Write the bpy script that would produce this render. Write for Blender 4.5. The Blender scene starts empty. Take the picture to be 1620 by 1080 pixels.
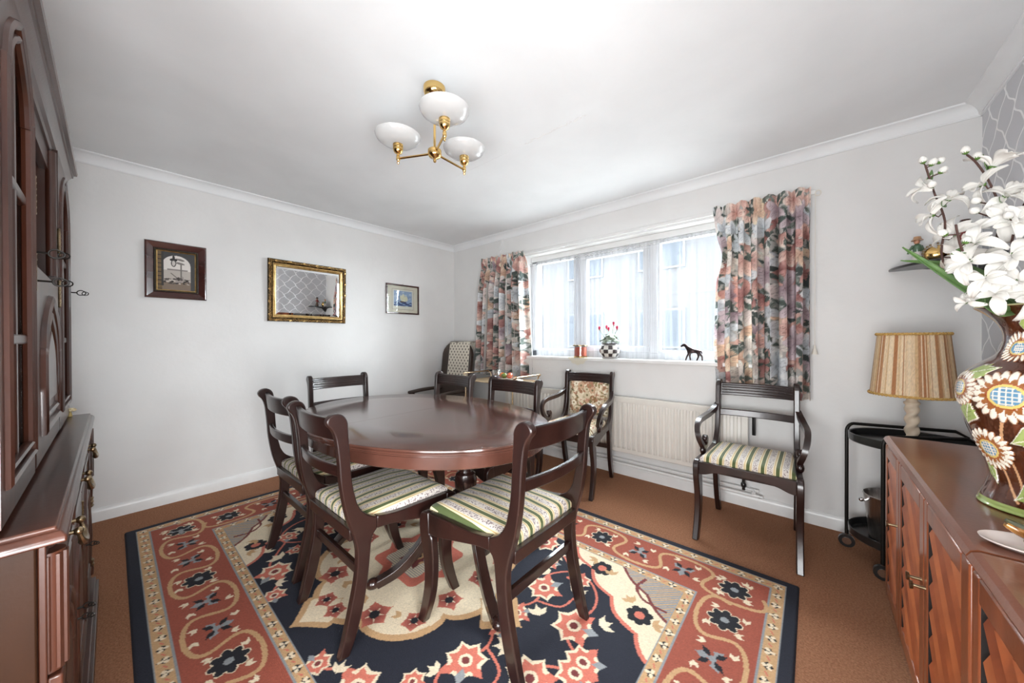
import bpy, math, random
import numpy as np
from mathutils import Vector, Matrix
PI = math.pi
R = math.radians
scene = bpy.context.scene
COL = scene.collection

# ------------------------------------------------------------------ camera
F_PX, YAW, PITCH, ROLL = 549.078, -0.7145, -0.0049, -0.0029
CAM = Vector((3.5621, -2.9486, 1.1869))
_d = Vector((math.sin(YAW) * math.cos(PITCH), math.cos(YAW) * math.cos(PITCH), math.sin(PITCH)))
_r0 = Vector((math.cos(YAW), -math.sin(YAW), 0))
_u0 = _r0.cross(_d)
_r = _r0 * math.cos(ROLL) + _u0 * math.sin(ROLL)
_u = _r.cross(_d)
cd = bpy.data.cameras.new('camera')
cd.sensor_width = 36.0
cd.lens = F_PX / 1620 * 36
cd.clip_start = 0.02
cam = bpy.data.objects.new('camera', cd)
cam.matrix_world = Matrix(((_r.x, _u.x, -_d.x, CAM.x), (_r.y, _u.y, -_d.y, CAM.y), (_r.z, _u.z, -_d.z, CAM.z), (0, 0, 0, 1)))
COL.objects.link(cam)
scene.camera = cam


def at(px, py, depth):
    """photo pixel at a given distance in front of the camera -> world point"""
    return CAM + (_d + _r * ((px - 810) / F_PX) - _u * ((py - 540) / F_PX)) * depth


# ------------------------------------------------------------------ world, light, exposure
world = bpy.data.worlds.new('overcast_sky')
scene.world = world
world.use_nodes = True
wb = world.node_tree.nodes['Background']
wb.inputs[0].default_value = (0.90, 0.95, 1.0, 1)
wb.inputs[1].default_value = 50.0
scene.view_settings.view_transform = 'Standard'
scene.view_settings.look = 'None'
scene.view_settings.exposure = 0.0
scene.view_settings.gamma = 1.0
scene.view_settings.use_curve_mapping = False
scene.cycles.use_denoising = True
scene.cycles.max_bounces = 10
scene.cycles.diffuse_bounces = 5
scene.cycles.transparent_max_bounces = 16
scene.cycles.caustics_reflective = False
scene.cycles.caustics_refractive = False
scene.cycles.sample_clamp_indirect = 6.0

ROOM_W, ROOM_D, ROOM_H = 4.221, 3.50, 2.40
WX0, WX1, WZ0, WZ1 = 1.20, 3.26, 1.015, 2.09          # window opening
DX0, DX1, DZ0, DZ1 = 2.72, 4.08, 0.32, 1.40            # opening added behind the camera for the front fill lamp



def opening_light(name, loc, rot, sx, sy, power=None, col=(1, 1, 1)):
    """power None: portal for the sky; otherwise an added fill lamp set in an unseen opening"""
    l = bpy.data.lights.new(name, 'AREA')
    l.shape = 'RECTANGLE'
    l.size, l.size_y = sx, sy
    if power is None:
        l.cycles.is_portal = True
    else:
        l.energy, l.color = power, col
        l.spread = R(150)
    o = bpy.data.objects.new(name, l)
    o.location, o.rotation_euler = loc, rot
    COL.objects.link(o)


SY0, SY1, SZ0, SZ1 = -3.44, -2.68, 0.32, 1.40          # opening added behind the camera for the side fill lamp
opening_light('window_portal', ((WX0 + WX1) / 2, 0.29, (WZ0 + WZ1) / 2), (R(-90), 0, 0), WX1 - WX0, WZ1 - WZ0)
opening_light('side_fill_lamp', (ROOM_W + 0.07, (SY0 + SY1) / 2, (SZ0 + SZ1) / 2), (0, R(90), 0), SZ1 - SZ0 - 0.1, SY1 - SY0 - 0.1, 63, (0.965, 0.985, 1.0))  # added fill lamp, out of view, brightening the left wall and ceiling
opening_light('front_fill_lamp', ((DX0 + DX1) / 2, -ROOM_D - 0.05, (DZ0 + DZ1) / 2), (R(90), 0, 0), DX1 - DX0 - 0.1, DZ1 - DZ0 - 0.1, 42, (0.965, 0.985, 1.0))  # added fill lamp behind the camera, evening out the room light


# ------------------------------------------------------------------ mesh helpers
class MB:
    def __init__(self):
        self.v, self.f = [], []

    def add(self, vs, fs):
        n = len(self.v)
        self.v += [tuple(p) for p in vs]
        self.f += [tuple(i + n for i in q) for q in fs]
        return self

    def box(self, x0, x1, y0, y1, z0, z1):
        vs = [(x, y, z) for z in (z0, z1) for y in (y0, y1) for x in (x0, x1)]
        return self.add(vs, [(0, 2, 3, 1), (4, 5, 7, 6), (0, 1, 5, 4), (2, 6, 7, 3), (0, 4, 6, 2), (1, 3, 7, 5)])

    def rings(self, rings, closed=True, cap0=True, cap1=True):
        """connect successive rings of equal length"""
        m = len(rings[0])
        vs = [p for r in rings for p in r]
        fs = []
        for k in range(len(rings) - 1):
            a, b = k * m, (k + 1) * m
            for i in range(m if closed else m - 1):
                j = (i + 1) % m
                fs.append((a + i, a + j, b + j, b + i))
        if closed and cap0:
            fs.append(tuple(range(m - 1, -1, -1)))
        if closed and cap1:
            fs.append(tuple(range((len(rings) - 1) * m, len(rings) * m)))
        return self.add(vs, fs)

    def lathe(self, prof, seg=24, c=(0, 0, 0), sx=1, sy=1):
        rs = []
        for r, z in prof:
            r = max(r, 1e-4)
            rs.append([(c[0] + sx * r * math.cos(2 * PI * i / seg), c[1] + sy * r * math.sin(2 * PI * i / seg), c[2] + z) for i in range(seg)])
        return self.rings(rs)

    def ball(self, c, r, seg=10, rz=None, m=None):
        n = max(5, seg // 2 + 1)
        rx, ry, rzz = (r, r, r) if not hasattr(r, '__len__') else r
        rs = []
        for k in range(n + 1):
            a = -PI / 2 + PI * k / n
            ca = max(math.cos(a), 1e-3)
            rs.append([(rx * ca * math.cos(2 * PI * i / seg), ry * ca * math.sin(2 * PI * i / seg), rzz * math.sin(a)) for i in range(seg)])
        if m is not None:
            rs = [[tuple(m @ Vector(p)) for p in q] for q in rs]
        rs = [[(p[0] + c[0], p[1] + c[1], p[2] + c[2]) for p in q] for q in rs]
        return self.rings(rs)

    def tube(self, pts, rad, seg=8, closed=False, flat=None):
        """round tube along pts; rad number or list; flat=(w,h,up) gives a rectangular section"""
        pts = [Vector(p) for p in pts]
        n = len(pts)
        rads = rad if hasattr(rad, '__len__') else [rad] * n
        rs, prev = [], None
        for i, p in enumerate(pts):
            a = pts[(i - 1) % n] if (closed or i > 0) else p
            b = pts[(i + 1) % n] if (closed or i < n - 1) else p
            t = (b - a).normalized()
            if prev is None:
                up = Vector((0, 0, 1)) if abs(t.z) < 0.9 else Vector((1, 0, 0))
                x = t.cross(up).normalized()
            else:
                x = (prev - t * prev.dot(t)).normalized()
            prev = x
            y = t.cross(x)
            rs.append([p + (x * math.cos(2 * PI * k / seg) + y * math.sin(2 * PI * k / seg)) * rads[i] for k in range(seg)])
        if closed:
            rs.append(rs[0])
            return self.rings(rs, True, False, False)
        return self.rings(rs)

    def strip(self, pts, w, h, side):
        """rectangular bar along pts; w = size along `side` vector, h = size across; w,h numbers or lists"""
        pts = [Vector(p) for p in pts]
        n = len(pts)
        ws = w if hasattr(w, '__len__') else [w] * n
        hs = h if hasattr(h, '__len__') else [h] * n
        s = Vector(side).normalized()
        rs = []
        for i, p in enumerate(pts):
            t = (pts[min(i + 1, n - 1)] - pts[max(i - 1, 0)]).normalized()
            q = t.cross(s).normalized()
            rs.append([p + s * (a * ws[i] / 2) + q * (b * hs[i] / 2) for a, b in ((-1, -1), (1, -1), (1, 1), (-1, 1))])
        return self.rings(rs)

    def prism(self, poly, fn0, fn1):
        """polygon [(a,b)] turned into two caps by fn0/fn1 (a,b)->xyz and joined"""
        return self.rings([[fn0(a, b) for a, b in poly], [fn1(a, b) for a, b in poly]])

    def grid(self, fn, nu, nv, cu=False):
        vs = [fn(i, j) for j in range(nv) for i in range(nu)]
        fs = []
        for j in range(nv - 1):
            for i in range(nu if cu else nu - 1):
                k = (i + 1) % nu
                fs.append((j * nu + i, j * nu + k, (j + 1) * nu + k, (j + 1) * nu + i))
        return self.add(vs, fs)

    def mesh(self, name, mat, org=(0, 0, 0), smooth=40):
        me = bpy.data.meshes.new(name)
        me.from_pydata([(p[0] - org[0], p[1] - org[1], p[2] - org[2]) for p in self.v], [], self.f)
        if mat:
            me.materials.append(mat)
        if smooth:
            me.shade_smooth()
            me.set_sharp_from_angle(angle=R(smooth))
        return me

    def build(self, name, mat, parent=None, bevel=0, smooth=40, org=None, fix=True, solid=0, bseg=2):
        if parent is not None:
            root = parent
            while root.parent:
                root = root.parent
            org = root.location if org is None else org
        elif org is None:
            a = np.array([tuple(p) for p in self.v])
            lo, hi = a.min(0), a.max(0)
            org = ((lo[0] + hi[0]) / 2, (lo[1] + hi[1]) / 2, lo[2])
        me = self.mesh(name, mat, org, smooth)
        if fix:
            import bmesh
            bm = bmesh.new()
            bm.from_mesh(me)
            bmesh.ops.recalc_face_normals(bm, faces=bm.faces)
            bm.to_mesh(me)
            bm.free()
        o = bpy.data.objects.new(name, me)
        COL.objects.link(o)
        if parent is not None:
            o.parent = parent
        else:
            o.location = org
        if solid:
            s = o.modifiers.new('thick', 'SOLIDIFY')
            s.thickness = solid
            s.offset = 0
        if bevel:
            b = o.modifiers.new('edge', 'BEVEL')
            b.width, b.segments, b.limit_method, b.angle_limit = bevel, bseg, 'ANGLE', R(35)
        return o


class LMB(MB):
    """coordinates already local to the parent thing"""
    def build(self, name, mat, parent=None, **k):
        k.setdefault('org', (0, 0, 0))
        return MB.build(self, name, mat, parent, **k)


def crom(pts, n=6, closed=False):
    pts = [np.array(p, float) for p in pts]
    m = len(pts)
    out = []
    for i in range(m if closed else m - 1):
        p0 = pts[(i - 1) % m] if (closed or i > 0) else pts[0]
        p1, p2 = pts[i], pts[(i + 1) % m]
        p3 = pts[(i + 2) % m] if (closed or i < m - 2) else pts[-1]
        for k in range(n):
            t = k / n
            out.append(tuple(0.5 * (2 * p1 + (p2 - p0) * t + (2 * p0 - 5 * p1 + 4 * p2 - p3) * t * t + (3 * p1 - p0 - 3 * p2 + p3) * t ** 3)))
    if not closed:
        out.append(tuple(pts[-1]))
    return out


def tag(o, label=None, cat=None, group=None, kind=None):
    if label: o['label'] = label
    if cat: o['category'] = cat
    if group: o['group'] = group
    if kind: o['kind'] = kind
    return o


def thing(name, label, cat, loc=(0, 0, 0), rz=0, group=None):
    o = bpy.data.objects.new(name, None)
    o.empty_display_size = 0.05
    o.location = loc
    o.rotation_euler = (0, 0, rz)
    COL.objects.link(o)
    return tag(o, label, cat, group)


def inst(name, me, parent, loc=(0, 0, 0), rot=(0, 0, 0), scale=(1, 1, 1), src=None):
    o = bpy.data.objects.new(name, me)
    COL.objects.link(o)
    o.parent = parent
    o.location, o.rotation_euler, o.scale = loc, rot, scale
    return o


def copy_tree(o, parent=None):
    c = o.copy()
    COL.objects.link(c)
    c.parent = parent
    for ch in [x for x in bpy.data.objects if x.parent == o]:
        copy_tree(ch, c)
    return c


def vcol(me, cols):
    """per-vertex colours (linear rgb), used by materials through the attribute 'pattern'"""
    a = me.color_attributes.new('pattern', 'FLOAT_COLOR', 'POINT')
    c = np.ones((len(cols), 4), np.float32)
    c[:, :3] = cols
    a.data.foreach_set('color', c.ravel())


def lin(r, g, b):
    f = lambda c: (c / 255 / 12.92) if c / 255 <= 0.04045 else ((c / 255 + 0.055) / 1.055) ** 2.4
    return (f(r), f(g), f(b))


# ------------------------------------------------------------------ materials
def new_mat(name):
    m = bpy.data.materials.new(name)
    m.use_nodes = True
    t = m.node_tree
    return m, t.nodes, t.links, t.nodes['Principled BSDF']


def rgba(c):
    return (c[0], c[1], c[2], 1)


def mat(name, col, rough=0.5, metal=0, col2=None, nscale=8, stretch=(1, 1, 1), bump=0, bscale=60, coat=0, detail=5, lo=0.35, hi=0.65, spec=None, trans=None):
    m, N, L, b = new_mat(name)
    b.inputs['Roughness'].default_value = rough
    b.inputs['Metallic'].default_value = metal
    b.inputs['Coat Weight'].default_value = coat
    b.inputs['Coat Roughness'].default_value = 0.12
    if spec is not None:
        b.inputs['Specular IOR Level'].default_value = spec
    tc = N.new('ShaderNodeTexCoord')
    mp = N.new('ShaderNodeMapping')
    mp.inputs['Scale'].default_value = stretch
    L.new(tc.outputs['Object'], mp.inputs['Vector'])
    nz = N.new('ShaderNodeTexNoise')
    nz.inputs['Scale'].default_value = nscale
    nz.inputs['Detail'].default_value = detail
    nz.inputs['Distortion'].default_value = 0.4
    L.new(mp.outputs['Vector'], nz.inputs['Vector'])
    rp = N.new('ShaderNodeValToRGB')
    c2 = col2 if col2 else tuple(x * 0.94 for x in col)
    rp.color_ramp.elements[0].color = rgba(c2)
    rp.color_ramp.elements[0].position = lo
    rp.color_ramp.elements[1].color = rgba(col)
    rp.color_ramp.elements[1].position = hi
    L.new(nz.outputs['Fac'], rp.inputs['Fac'])
    L.new(rp.outputs['Color'], b.inputs['Base Color'])
    if bump:
        n2 = N.new('ShaderNodeTexNoise')
        n2.inputs['Scale'].default_value = bscale
        n2.inputs['Detail'].default_value = 3
        L.new(tc.outputs['Object'], n2.inputs['Vector'])
        bp = N.new('ShaderNodeBump')
        bp.inputs['Strength'].default_value = bump
        bp.inputs['Distance'].default_value = 0.01
        L.new(n2.outputs['Fac'], bp.inputs['Height'])
        L.new(bp.outputs['Normal'], b.inputs['Normal'])
    return m


def wood(name, c1, c2, axis='x', rough=0.3, coat=0.5, scale=9, fine=True):
    st = {'x': (0.12, 1, 1), 'y': (1, 0.12, 1), 'z': (1, 1, 0.12)}[axis]
    return mat(name, c1, rough, 0, c2, scale, st, bump=0.03, bscale=90, coat=coat, detail=8, lo=0.3, hi=0.7)


def pattern_mat(name, rough=0.8, coat=0, bump=0, bscale=400, translucent=0, gain=1, sheen=0):
    m, N, L, b = new_mat(name)
    at_ = N.new('ShaderNodeAttribute')
    at_.attribute_name = 'pattern'
    b.inputs['Roughness'].default_value = rough
    b.inputs['Coat Weight'].default_value = coat
    b.inputs['Coat Roughness'].default_value = 0.05
    b.inputs['Sheen Weight'].default_value = sheen
    L.new(at_.outputs['Color'], b.inputs['Base Color'])
    if bump:
        tc = N.new('ShaderNodeTexCoord')
        n2 = N.new('ShaderNodeTexNoise')
        n2.inputs['Scale'].default_value = bscale
        L.new(tc.outputs['Object'], n2.inputs['Vector'])
        bp = N.new('ShaderNodeBump')
        bp.inputs['Strength'].default_value = bump
        bp.inputs['Distance'].default_value = 0.005
        L.new(n2.outputs['Fac'], bp.inputs['Height'])
        L.new(bp.outputs['Normal'], b.inputs['Normal'])
    if translucent:
        tr = N.new('ShaderNodeBsdfTranslucent')
        L.new(at_.outputs['Color'], tr.inputs['Color'])
        mx = N.new('ShaderNodeMixShader')
        mx.inputs[0].default_value = translucent
        L.new(b.outputs[0], mx.inputs[1])
        L.new(tr.outputs[0], mx.inputs[2])
        L.new(mx.outputs[0], N['Material Output'].inputs['Surface'])
    return m


def glass_mat(name, tint=(0.95, 0.97, 0.97), refl=0.08):
    m, N, L, b = new_mat(name)
    N.remove(b)
    t = N.new('ShaderNodeBsdfTransparent')
    t.inputs[0].default_value = rgba(tint)
    g = N.new('ShaderNodeBsdfGlossy')
    g.inputs['Roughness'].default_value = 0.02
    lw = N.new('ShaderNodeLayerWeight')
    pw = N.new('ShaderNodeMath')
    pw.operation = 'POWER'
    L.new(lw.outputs['Facing'], pw.inputs[0])
    pw.inputs[1].default_value = 4.0
    fr = N.new('ShaderNodeMath')
    fr.operation = 'MULTIPLY_ADD'
    L.new(pw.outputs[0], fr.inputs[0])
    fr.inputs[1].default_value = 0.6
    fr.inputs[2].default_value = 0.04
    mx = N.new('ShaderNodeMixShader')
    L.new(fr.outputs[0], mx.inputs[0])
    L.new(t.outputs[0], mx.inputs[1])
    L.new(g.outputs[0], mx.inputs[2])
    L.new(mx.outputs[0], N['Material Output'].inputs['Surface'])
    return m


def sheer_mat(name, col, clear=0.4, trans=0.6):
    """thin cloth: part see-through, part scattering both ways"""
    m, N, L, b = new_mat(name)
    b.inputs['Base Color'].default_value = rgba(col)
    b.inputs['Roughness'].default_value = 0.9
    tl = N.new('ShaderNodeBsdfTranslucent')
    tl.inputs[0].default_value = rgba(col)
    tp = N.new('ShaderNodeBsdfTransparent')
    m1 = N.new('ShaderNodeMixShader')
    m1.inputs[0].default_value = trans
    m2 = N.new('ShaderNodeMixShader')
    m2.inputs[0].default_value = clear
    L.new(b.outputs[0], m1.inputs[1])
    L.new(tl.outputs[0], m1.inputs[2])
    L.new(m1.outputs[0], m2.inputs[1])
    L.new(tp.outputs[0], m2.inputs[2])
    L.new(m2.outputs[0], N['Material Output'].inputs['Surface'])
    return m


def net_mat(name, col, d0, d1):
    """net voile: mostly open weave whose thread density varies in vertical bands"""
    m, N, L, b = new_mat(name)
    b.inputs['Base Color'].default_value = rgba(col)
    b.inputs['Roughness'].default_value = 0.9
    tc = N.new('ShaderNodeTexCoord')
    mp = N.new('ShaderNodeMapping')
    mp.inputs['Scale'].default_value = (22, 0.01, 0.25)
    L.new(tc.outputs['Object'], mp.inputs['Vector'])
    nz = N.new('ShaderNodeTexNoise')
    nz.inputs['Scale'].default_value = 1.0
    nz.inputs['Detail'].default_value = 4
    nz.inputs['Roughness'].default_value = 0.65
    L.new(mp.outputs['Vector'], nz.inputs['Vector'])
    rp = N.new('ShaderNodeMapRange')
    rp.inputs['From Min'].default_value = 0.38
    rp.inputs['From Max'].default_value = 0.68
    rp.inputs['To Min'].default_value = d0
    rp.inputs['To Max'].default_value = d1
    L.new(nz.outputs['Fac'], rp.inputs['Value'])
    tl = N.new('ShaderNodeBsdfTranslucent')
    tl.inputs[0].default_value = rgba(col)
    tp = N.new('ShaderNodeBsdfTransparent')
    m1 = N.new('ShaderNodeMixShader')
    m1.inputs[0].default_value = 0.5
    m2 = N.new('ShaderNodeMixShader')
    L.new(rp.outputs[0], m2.inputs[0])
    L.new(b.outputs[0], m1.inputs[1])
    L.new(tl.outputs[0], m1.inputs[2])
    L.new(tp.outputs[0], m2.inputs[1])
    L.new(m1.outputs[0], m2.inputs[2])
    L.new(m2.outputs[0], N['Material Output'].inputs['Surface'])
    return m


def mnode(N, L, op, a, b=None):
    n = N.new('ShaderNodeMath')
    n.operation = op
    for i, v in enumerate((a, b)):
        if v is None: continue
        if isinstance(v, (int, float)): n.inputs[i].default_value = v
        else: L.new(v, n.inputs[i])
    return n.outputs[0]


def lace_mat(name, col, pu, pv, thr=0.35):
    """cotton lace: round eyelets cut out of the cloth on a staggered grid (uses the UV map in metres)"""
    m, N, L, b = new_mat(name)
    b.inputs['Base Color'].default_value = rgba(col)
    b.inputs['Roughness'].default_value = 0.9
    uv = N.new('ShaderNodeUVMap')
    sp = N.new('ShaderNodeSeparateXYZ')
    L.new(uv.outputs[0], sp.inputs[0])
    cu = mnode(N, L, 'COSINE', mnode(N, L, 'MULTIPLY', sp.outputs[0], PI / pu))
    cv = mnode(N, L, 'COSINE', mnode(N, L, 'MULTIPLY', sp.outputs[1], PI / pv))
    g = mnode(N, L, 'ABSOLUTE', mnode(N, L, 'MULTIPLY', cu, cv))
    su = mnode(N, L, 'SINE', mnode(N, L, 'MULTIPLY', sp.outputs[0], PI / pu))
    sv = mnode(N, L, 'SINE', mnode(N, L, 'MULTIPLY', sp.outputs[1], PI / pv))
    h = mnode(N, L, 'ABSOLUTE', mnode(N, L, 'MULTIPLY', su, sv))
    solid = mnode(N, L, 'GREATER_THAN', mnode(N, L, 'MAXIMUM', g, h), thr)
    tp = N.new('ShaderNodeBsdfTransparent')
    mx = N.new('ShaderNodeMixShader')
    L.new(solid, mx.inputs[0])
    L.new(tp.outputs[0], mx.inputs[1])
    L.new(b.outputs[0], mx.inputs[2])
    L.new(mx.outputs[0], N['Material Output'].inputs['Surface'])
    return m


def stripe_mat(name):
    """regency stripe: bottle green, cream, tan and a speckled flower band, running front to back"""
    m, N, L, b = new_mat(name)
    b.inputs['Roughness'].default_value = 0.75
    b.inputs['Sheen Weight'].default_value = 0.15
    tc = N.new('ShaderNodeTexCoord')
    sp = N.new('ShaderNodeSeparateXYZ')
    L.new(tc.outputs['Object'], sp.inputs[0])
    fr = mnode(N, L, 'FRACT', mnode(N, L, 'ADD', mnode(N, L, 'DIVIDE', sp.outputs[0], 0.066), 10.35))
    rp = N.new('ShaderNodeValToRGB')
    rp.color_ramp.interpolation = 'CONSTANT'
    G, Cc, T, W_ = lin(70, 82, 40), lin(214, 200, 160), lin(176, 140, 96), lin(205, 196, 188)
    st = [(0, G), (0.24, Cc), (0.33, T), (0.37, Cc), (0.42, W_), (0.84, Cc), (0.89, T), (0.93, Cc)]
    el = rp.color_ramp.elements
    el[0].position, el[0].color = 0, rgba(st[0][1])
    el[1].position, el[1].color = st[1][0], rgba(st[1][1])
    for p_, c_ in st[2:]:
        e = el.new(p_)
        e.color = rgba(c_)
    L.new(fr, rp.inputs['Fac'])
    vo = N.new('ShaderNodeTexNoise')
    vo.inputs['Scale'].default_value = 150
    vo.inputs['Detail'].default_value = 2
    L.new(tc.outputs['Object'], vo.inputs['Vector'])
    speck = mnode(N, L, 'GREATER_THAN', vo.outputs['Fac'], 0.545)
    inb = mnode(N, L, 'MULTIPLY', mnode(N, L, 'GREATER_THAN', fr, 0.45), mnode(N, L, 'LESS_THAN', fr, 0.81))
    mx = N.new('ShaderNodeMix')
    mx.data_type = 'RGBA'
    L.new(mnode(N, L, 'MULTIPLY', mnode(N, L, 'MULTIPLY', speck, inb), 0.75), mx.inputs[0])
    L.new(rp.outputs['Color'], mx.inputs[6])
    mx.inputs[7].default_value = rgba(lin(86, 62, 72))
    L.new(mx.outputs[2], b.inputs['Base Color'])
    return m


def trellis_paper(name):
    """pale grey paper with a metallic ogee trellis"""
    m, N, L, b = new_mat(name)
    tc = N.new('ShaderNodeTexCoord')
    sp = N.new('ShaderNodeSeparateXYZ')
    L.new(tc.outputs['Object'], sp.inputs[0])
    u = mnode(N, L, 'MULTIPLY', sp.outputs[1], 2 * PI / 0.19)
    v = mnode(N, L, 'MULTIPLY', sp.outputs[2], 2 * PI / 0.22)
    wv = mnode(N, L, 'MULTIPLY', mnode(N, L, 'SUBTRACT', 1.0, mnode(N, L, 'COSINE', v)), PI / 2)
    wv = mnode(N, L, 'SUBTRACT', wv, mnode(N, L, 'MULTIPLY', mnode(N, L, 'SINE', mnode(N, L, 'MULTIPLY', v, 3)), 0.22))
    d1 = mnode(N, L, 'ABSOLUTE', mnode(N, L, 'SINE', mnode(N, L, 'MULTIPLY', mnode(N, L, 'SUBTRACT', u, wv), 0.5)))
    wn = mnode(N, L, 'MULTIPLY', mnode(N, L, 'SUBTRACT', 1.0, mnode(N, L, 'COSINE', v)), PI / 2)
    wn = mnode(N, L, 'ADD', wn, mnode(N, L, 'MULTIPLY', mnode(N, L, 'SINE', mnode(N, L, 'MULTIPLY', v, 3)), 0.22))
    d2 = mnode(N, L, 'ABSOLUTE', mnode(N, L, 'SINE', mnode(N, L, 'MULTIPLY', mnode(N, L, 'ADD', u, wn), 0.5)))
    line = mnode(N, L, 'LESS_THAN', mnode(N, L, 'MINIMUM', d1, d2), 0.115)
    mx = N.new('ShaderNodeMix')
    mx.data_type = 'RGBA'
    L.new(line, mx.inputs[0])
    mx.inputs[6].default_value = rgba(lin(208, 209, 213))
    mx.inputs[7].default_value = rgba((0.95, 0.95, 0.96))
    L.new(mx.outputs[2], b.inputs['Base Color'])
    L.new(mnode(N, L, 'MULTIPLY', line, 0.55), b.inputs['Metallic'])
    L.new(mnode(N, L, 'SUBTRACT', 0.75, mnode(N, L, 'MULTIPLY', line, 0.42)), b.inputs['Roughness'])
    return m


WALL = mat('wall_paint', (0.76, 0.755, 0.745), 0.85, col2=(0.73, 0.725, 0.715), nscale=3, bump=0.12, bscale=25, spec=0.25)
CEIL = mat('ceiling_paint', (0.84, 0.855, 0.865), 0.9, bump=0.08, bscale=14, nscale=2, spec=0.2)
GLOSS = mat('white_gloss_paint', (0.80, 0.80, 0.79), 0.3)
UPVC = mat('white_upvc', (0.82, 0.83, 0.84), 0.25)
CARPET = mat('brown_carpet', lin(162, 116, 88), 0.95, col2=lin(134, 92, 68), nscale=150, bump=0.6, bscale=260, detail=9, spec=0.1)
MAHOG = wood('dark_mahogany', (0.025, 0.0085, 0.0065), (0.010, 0.0042, 0.0036), 'z', 0.3, 0.35)
TABLE = wood('mahogany_veneer', (0.115, 0.046, 0.032), (0.065, 0.025, 0.017), 'x', 0.2, 0.55, 7)
TABLE_DARK = wood('dark_table_base', (0.035, 0.014, 0.011), (0.014, 0.006, 0.005), 'z', 0.25, 0.5)
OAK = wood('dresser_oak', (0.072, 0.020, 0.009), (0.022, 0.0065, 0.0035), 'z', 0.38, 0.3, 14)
OAK_END_DARKENED = wood('dresser_end_oak_darkened', (0.026, 0.010, 0.0045), (0.012, 0.005, 0.0025), 'z', 0.42, 0.0, 14)  # browner end oak, darkened further to offset the side fill lamp's glare
OAK_END_DARKENED.node_tree.nodes['Principled BSDF'].inputs['Specular IOR Level'].default_value = 0.12
OAK_X = wood('dresser_oak_long_grain', (0.072, 0.020, 0.009), (0.022, 0.0065, 0.0035), 'x', 0.34, 0.4, 14)
TEAK = wood('sideboard_teak', (0.30, 0.080, 0.026), (0.14, 0.034, 0.012), 'z', 0.32, 0.5, 10)
TEAKS = [TEAK, wood('teak_light_slat', (0.36, 0.105, 0.034), (0.20, 0.052, 0.018), 'z', 0.34, 0.4, 10), wood('teak_red_slat', (0.25, 0.060, 0.020), (0.12, 0.028, 0.010), 'z', 0.34, 0.4, 12)]
TEAK_Y = wood('sideboard_teak_top', (0.19, 0.055, 0.022), (0.10, 0.028, 0.012), 'y', 0.28, 0.6, 9)
BLACK = mat('black_lacquer', (0.012, 0.012, 0.012), 0.3, coat=0.3)
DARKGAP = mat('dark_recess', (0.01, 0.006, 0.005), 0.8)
BRASS = mat('polished_brass', (0.80, 0.55, 0.22), 0.14, 1, (0.72, 0.47, 0.17))
GOLD = mat('gold_leaf', (0.72, 0.50, 0.22), 0.3, 1, (0.50, 0.32, 0.12), 30)
OLDBRASS = mat('aged_brass', (0.36, 0.27, 0.16), 0.32, 1, (0.20, 0.15, 0.09), 40)
IRON = mat('blackened_iron', (0.02, 0.018, 0.016), 0.4, 0.7)
CHROME = mat('chrome', (0.75, 0.75, 0.76), 0.12, 1)
STEEL = mat('brushed_steel', (0.62, 0.59, 0.56), 0.3, 1, (0.46, 0.43, 0.41), 20, (6, 6, 0.2))
OPAL = mat('opal_glass', (0.58, 0.58, 0.575), 0.08, coat=0.6)
GLASS = glass_mat('clear_glass')
STRIPE = stripe_mat('regency_stripe_fabric')
PAPER = trellis_paper('trellis_wallpaper')
NET = net_mat('net_voile', (0.35, 0.37, 0.41), 0.10, 0.42)
LINING = sheer_mat('curtain_lining', (0.85, 0.83, 0.79), 0.0, 0.35)
WHITE_PETAL = sheer_mat('white_silk_petal', (0.86, 0.84, 0.80), 0.0, 0.3)
GREEN = mat('green_silk_leaf', lin(105, 135, 80), 0.55, col2=lin(70, 100, 55), nscale=20, stretch=(1, 1, 1))
SEPAL = mat('sepal_green', lin(75, 110, 40), 0.6)
TWIG = mat('brown_twig', lin(70, 45, 38), 0.7)
CREAM = mat('cream_enamel', lin(226, 220, 208), 0.35)
RADW = mat('radiator_enamel', lin(226, 222, 214), 0.32)
PATTERN = pattern_mat('woven_pattern', 0.92, bump=0.5, bscale=330)
CURTAIN = pattern_mat('floral_chintz', 0.75, translucent=0.33)
PRINT = pattern_mat('printed_paper', 0.7)
GLAZE = pattern_mat('majolica_glaze', 0.18, coat=0.9)
TAPESTRY = pattern_mat('floral_tapestry', 0.85)
MIRROR = mat('silvered_mirror', (0.86, 0.87, 0.87), 0.0, 1, (0.86, 0.87, 0.87))


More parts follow.
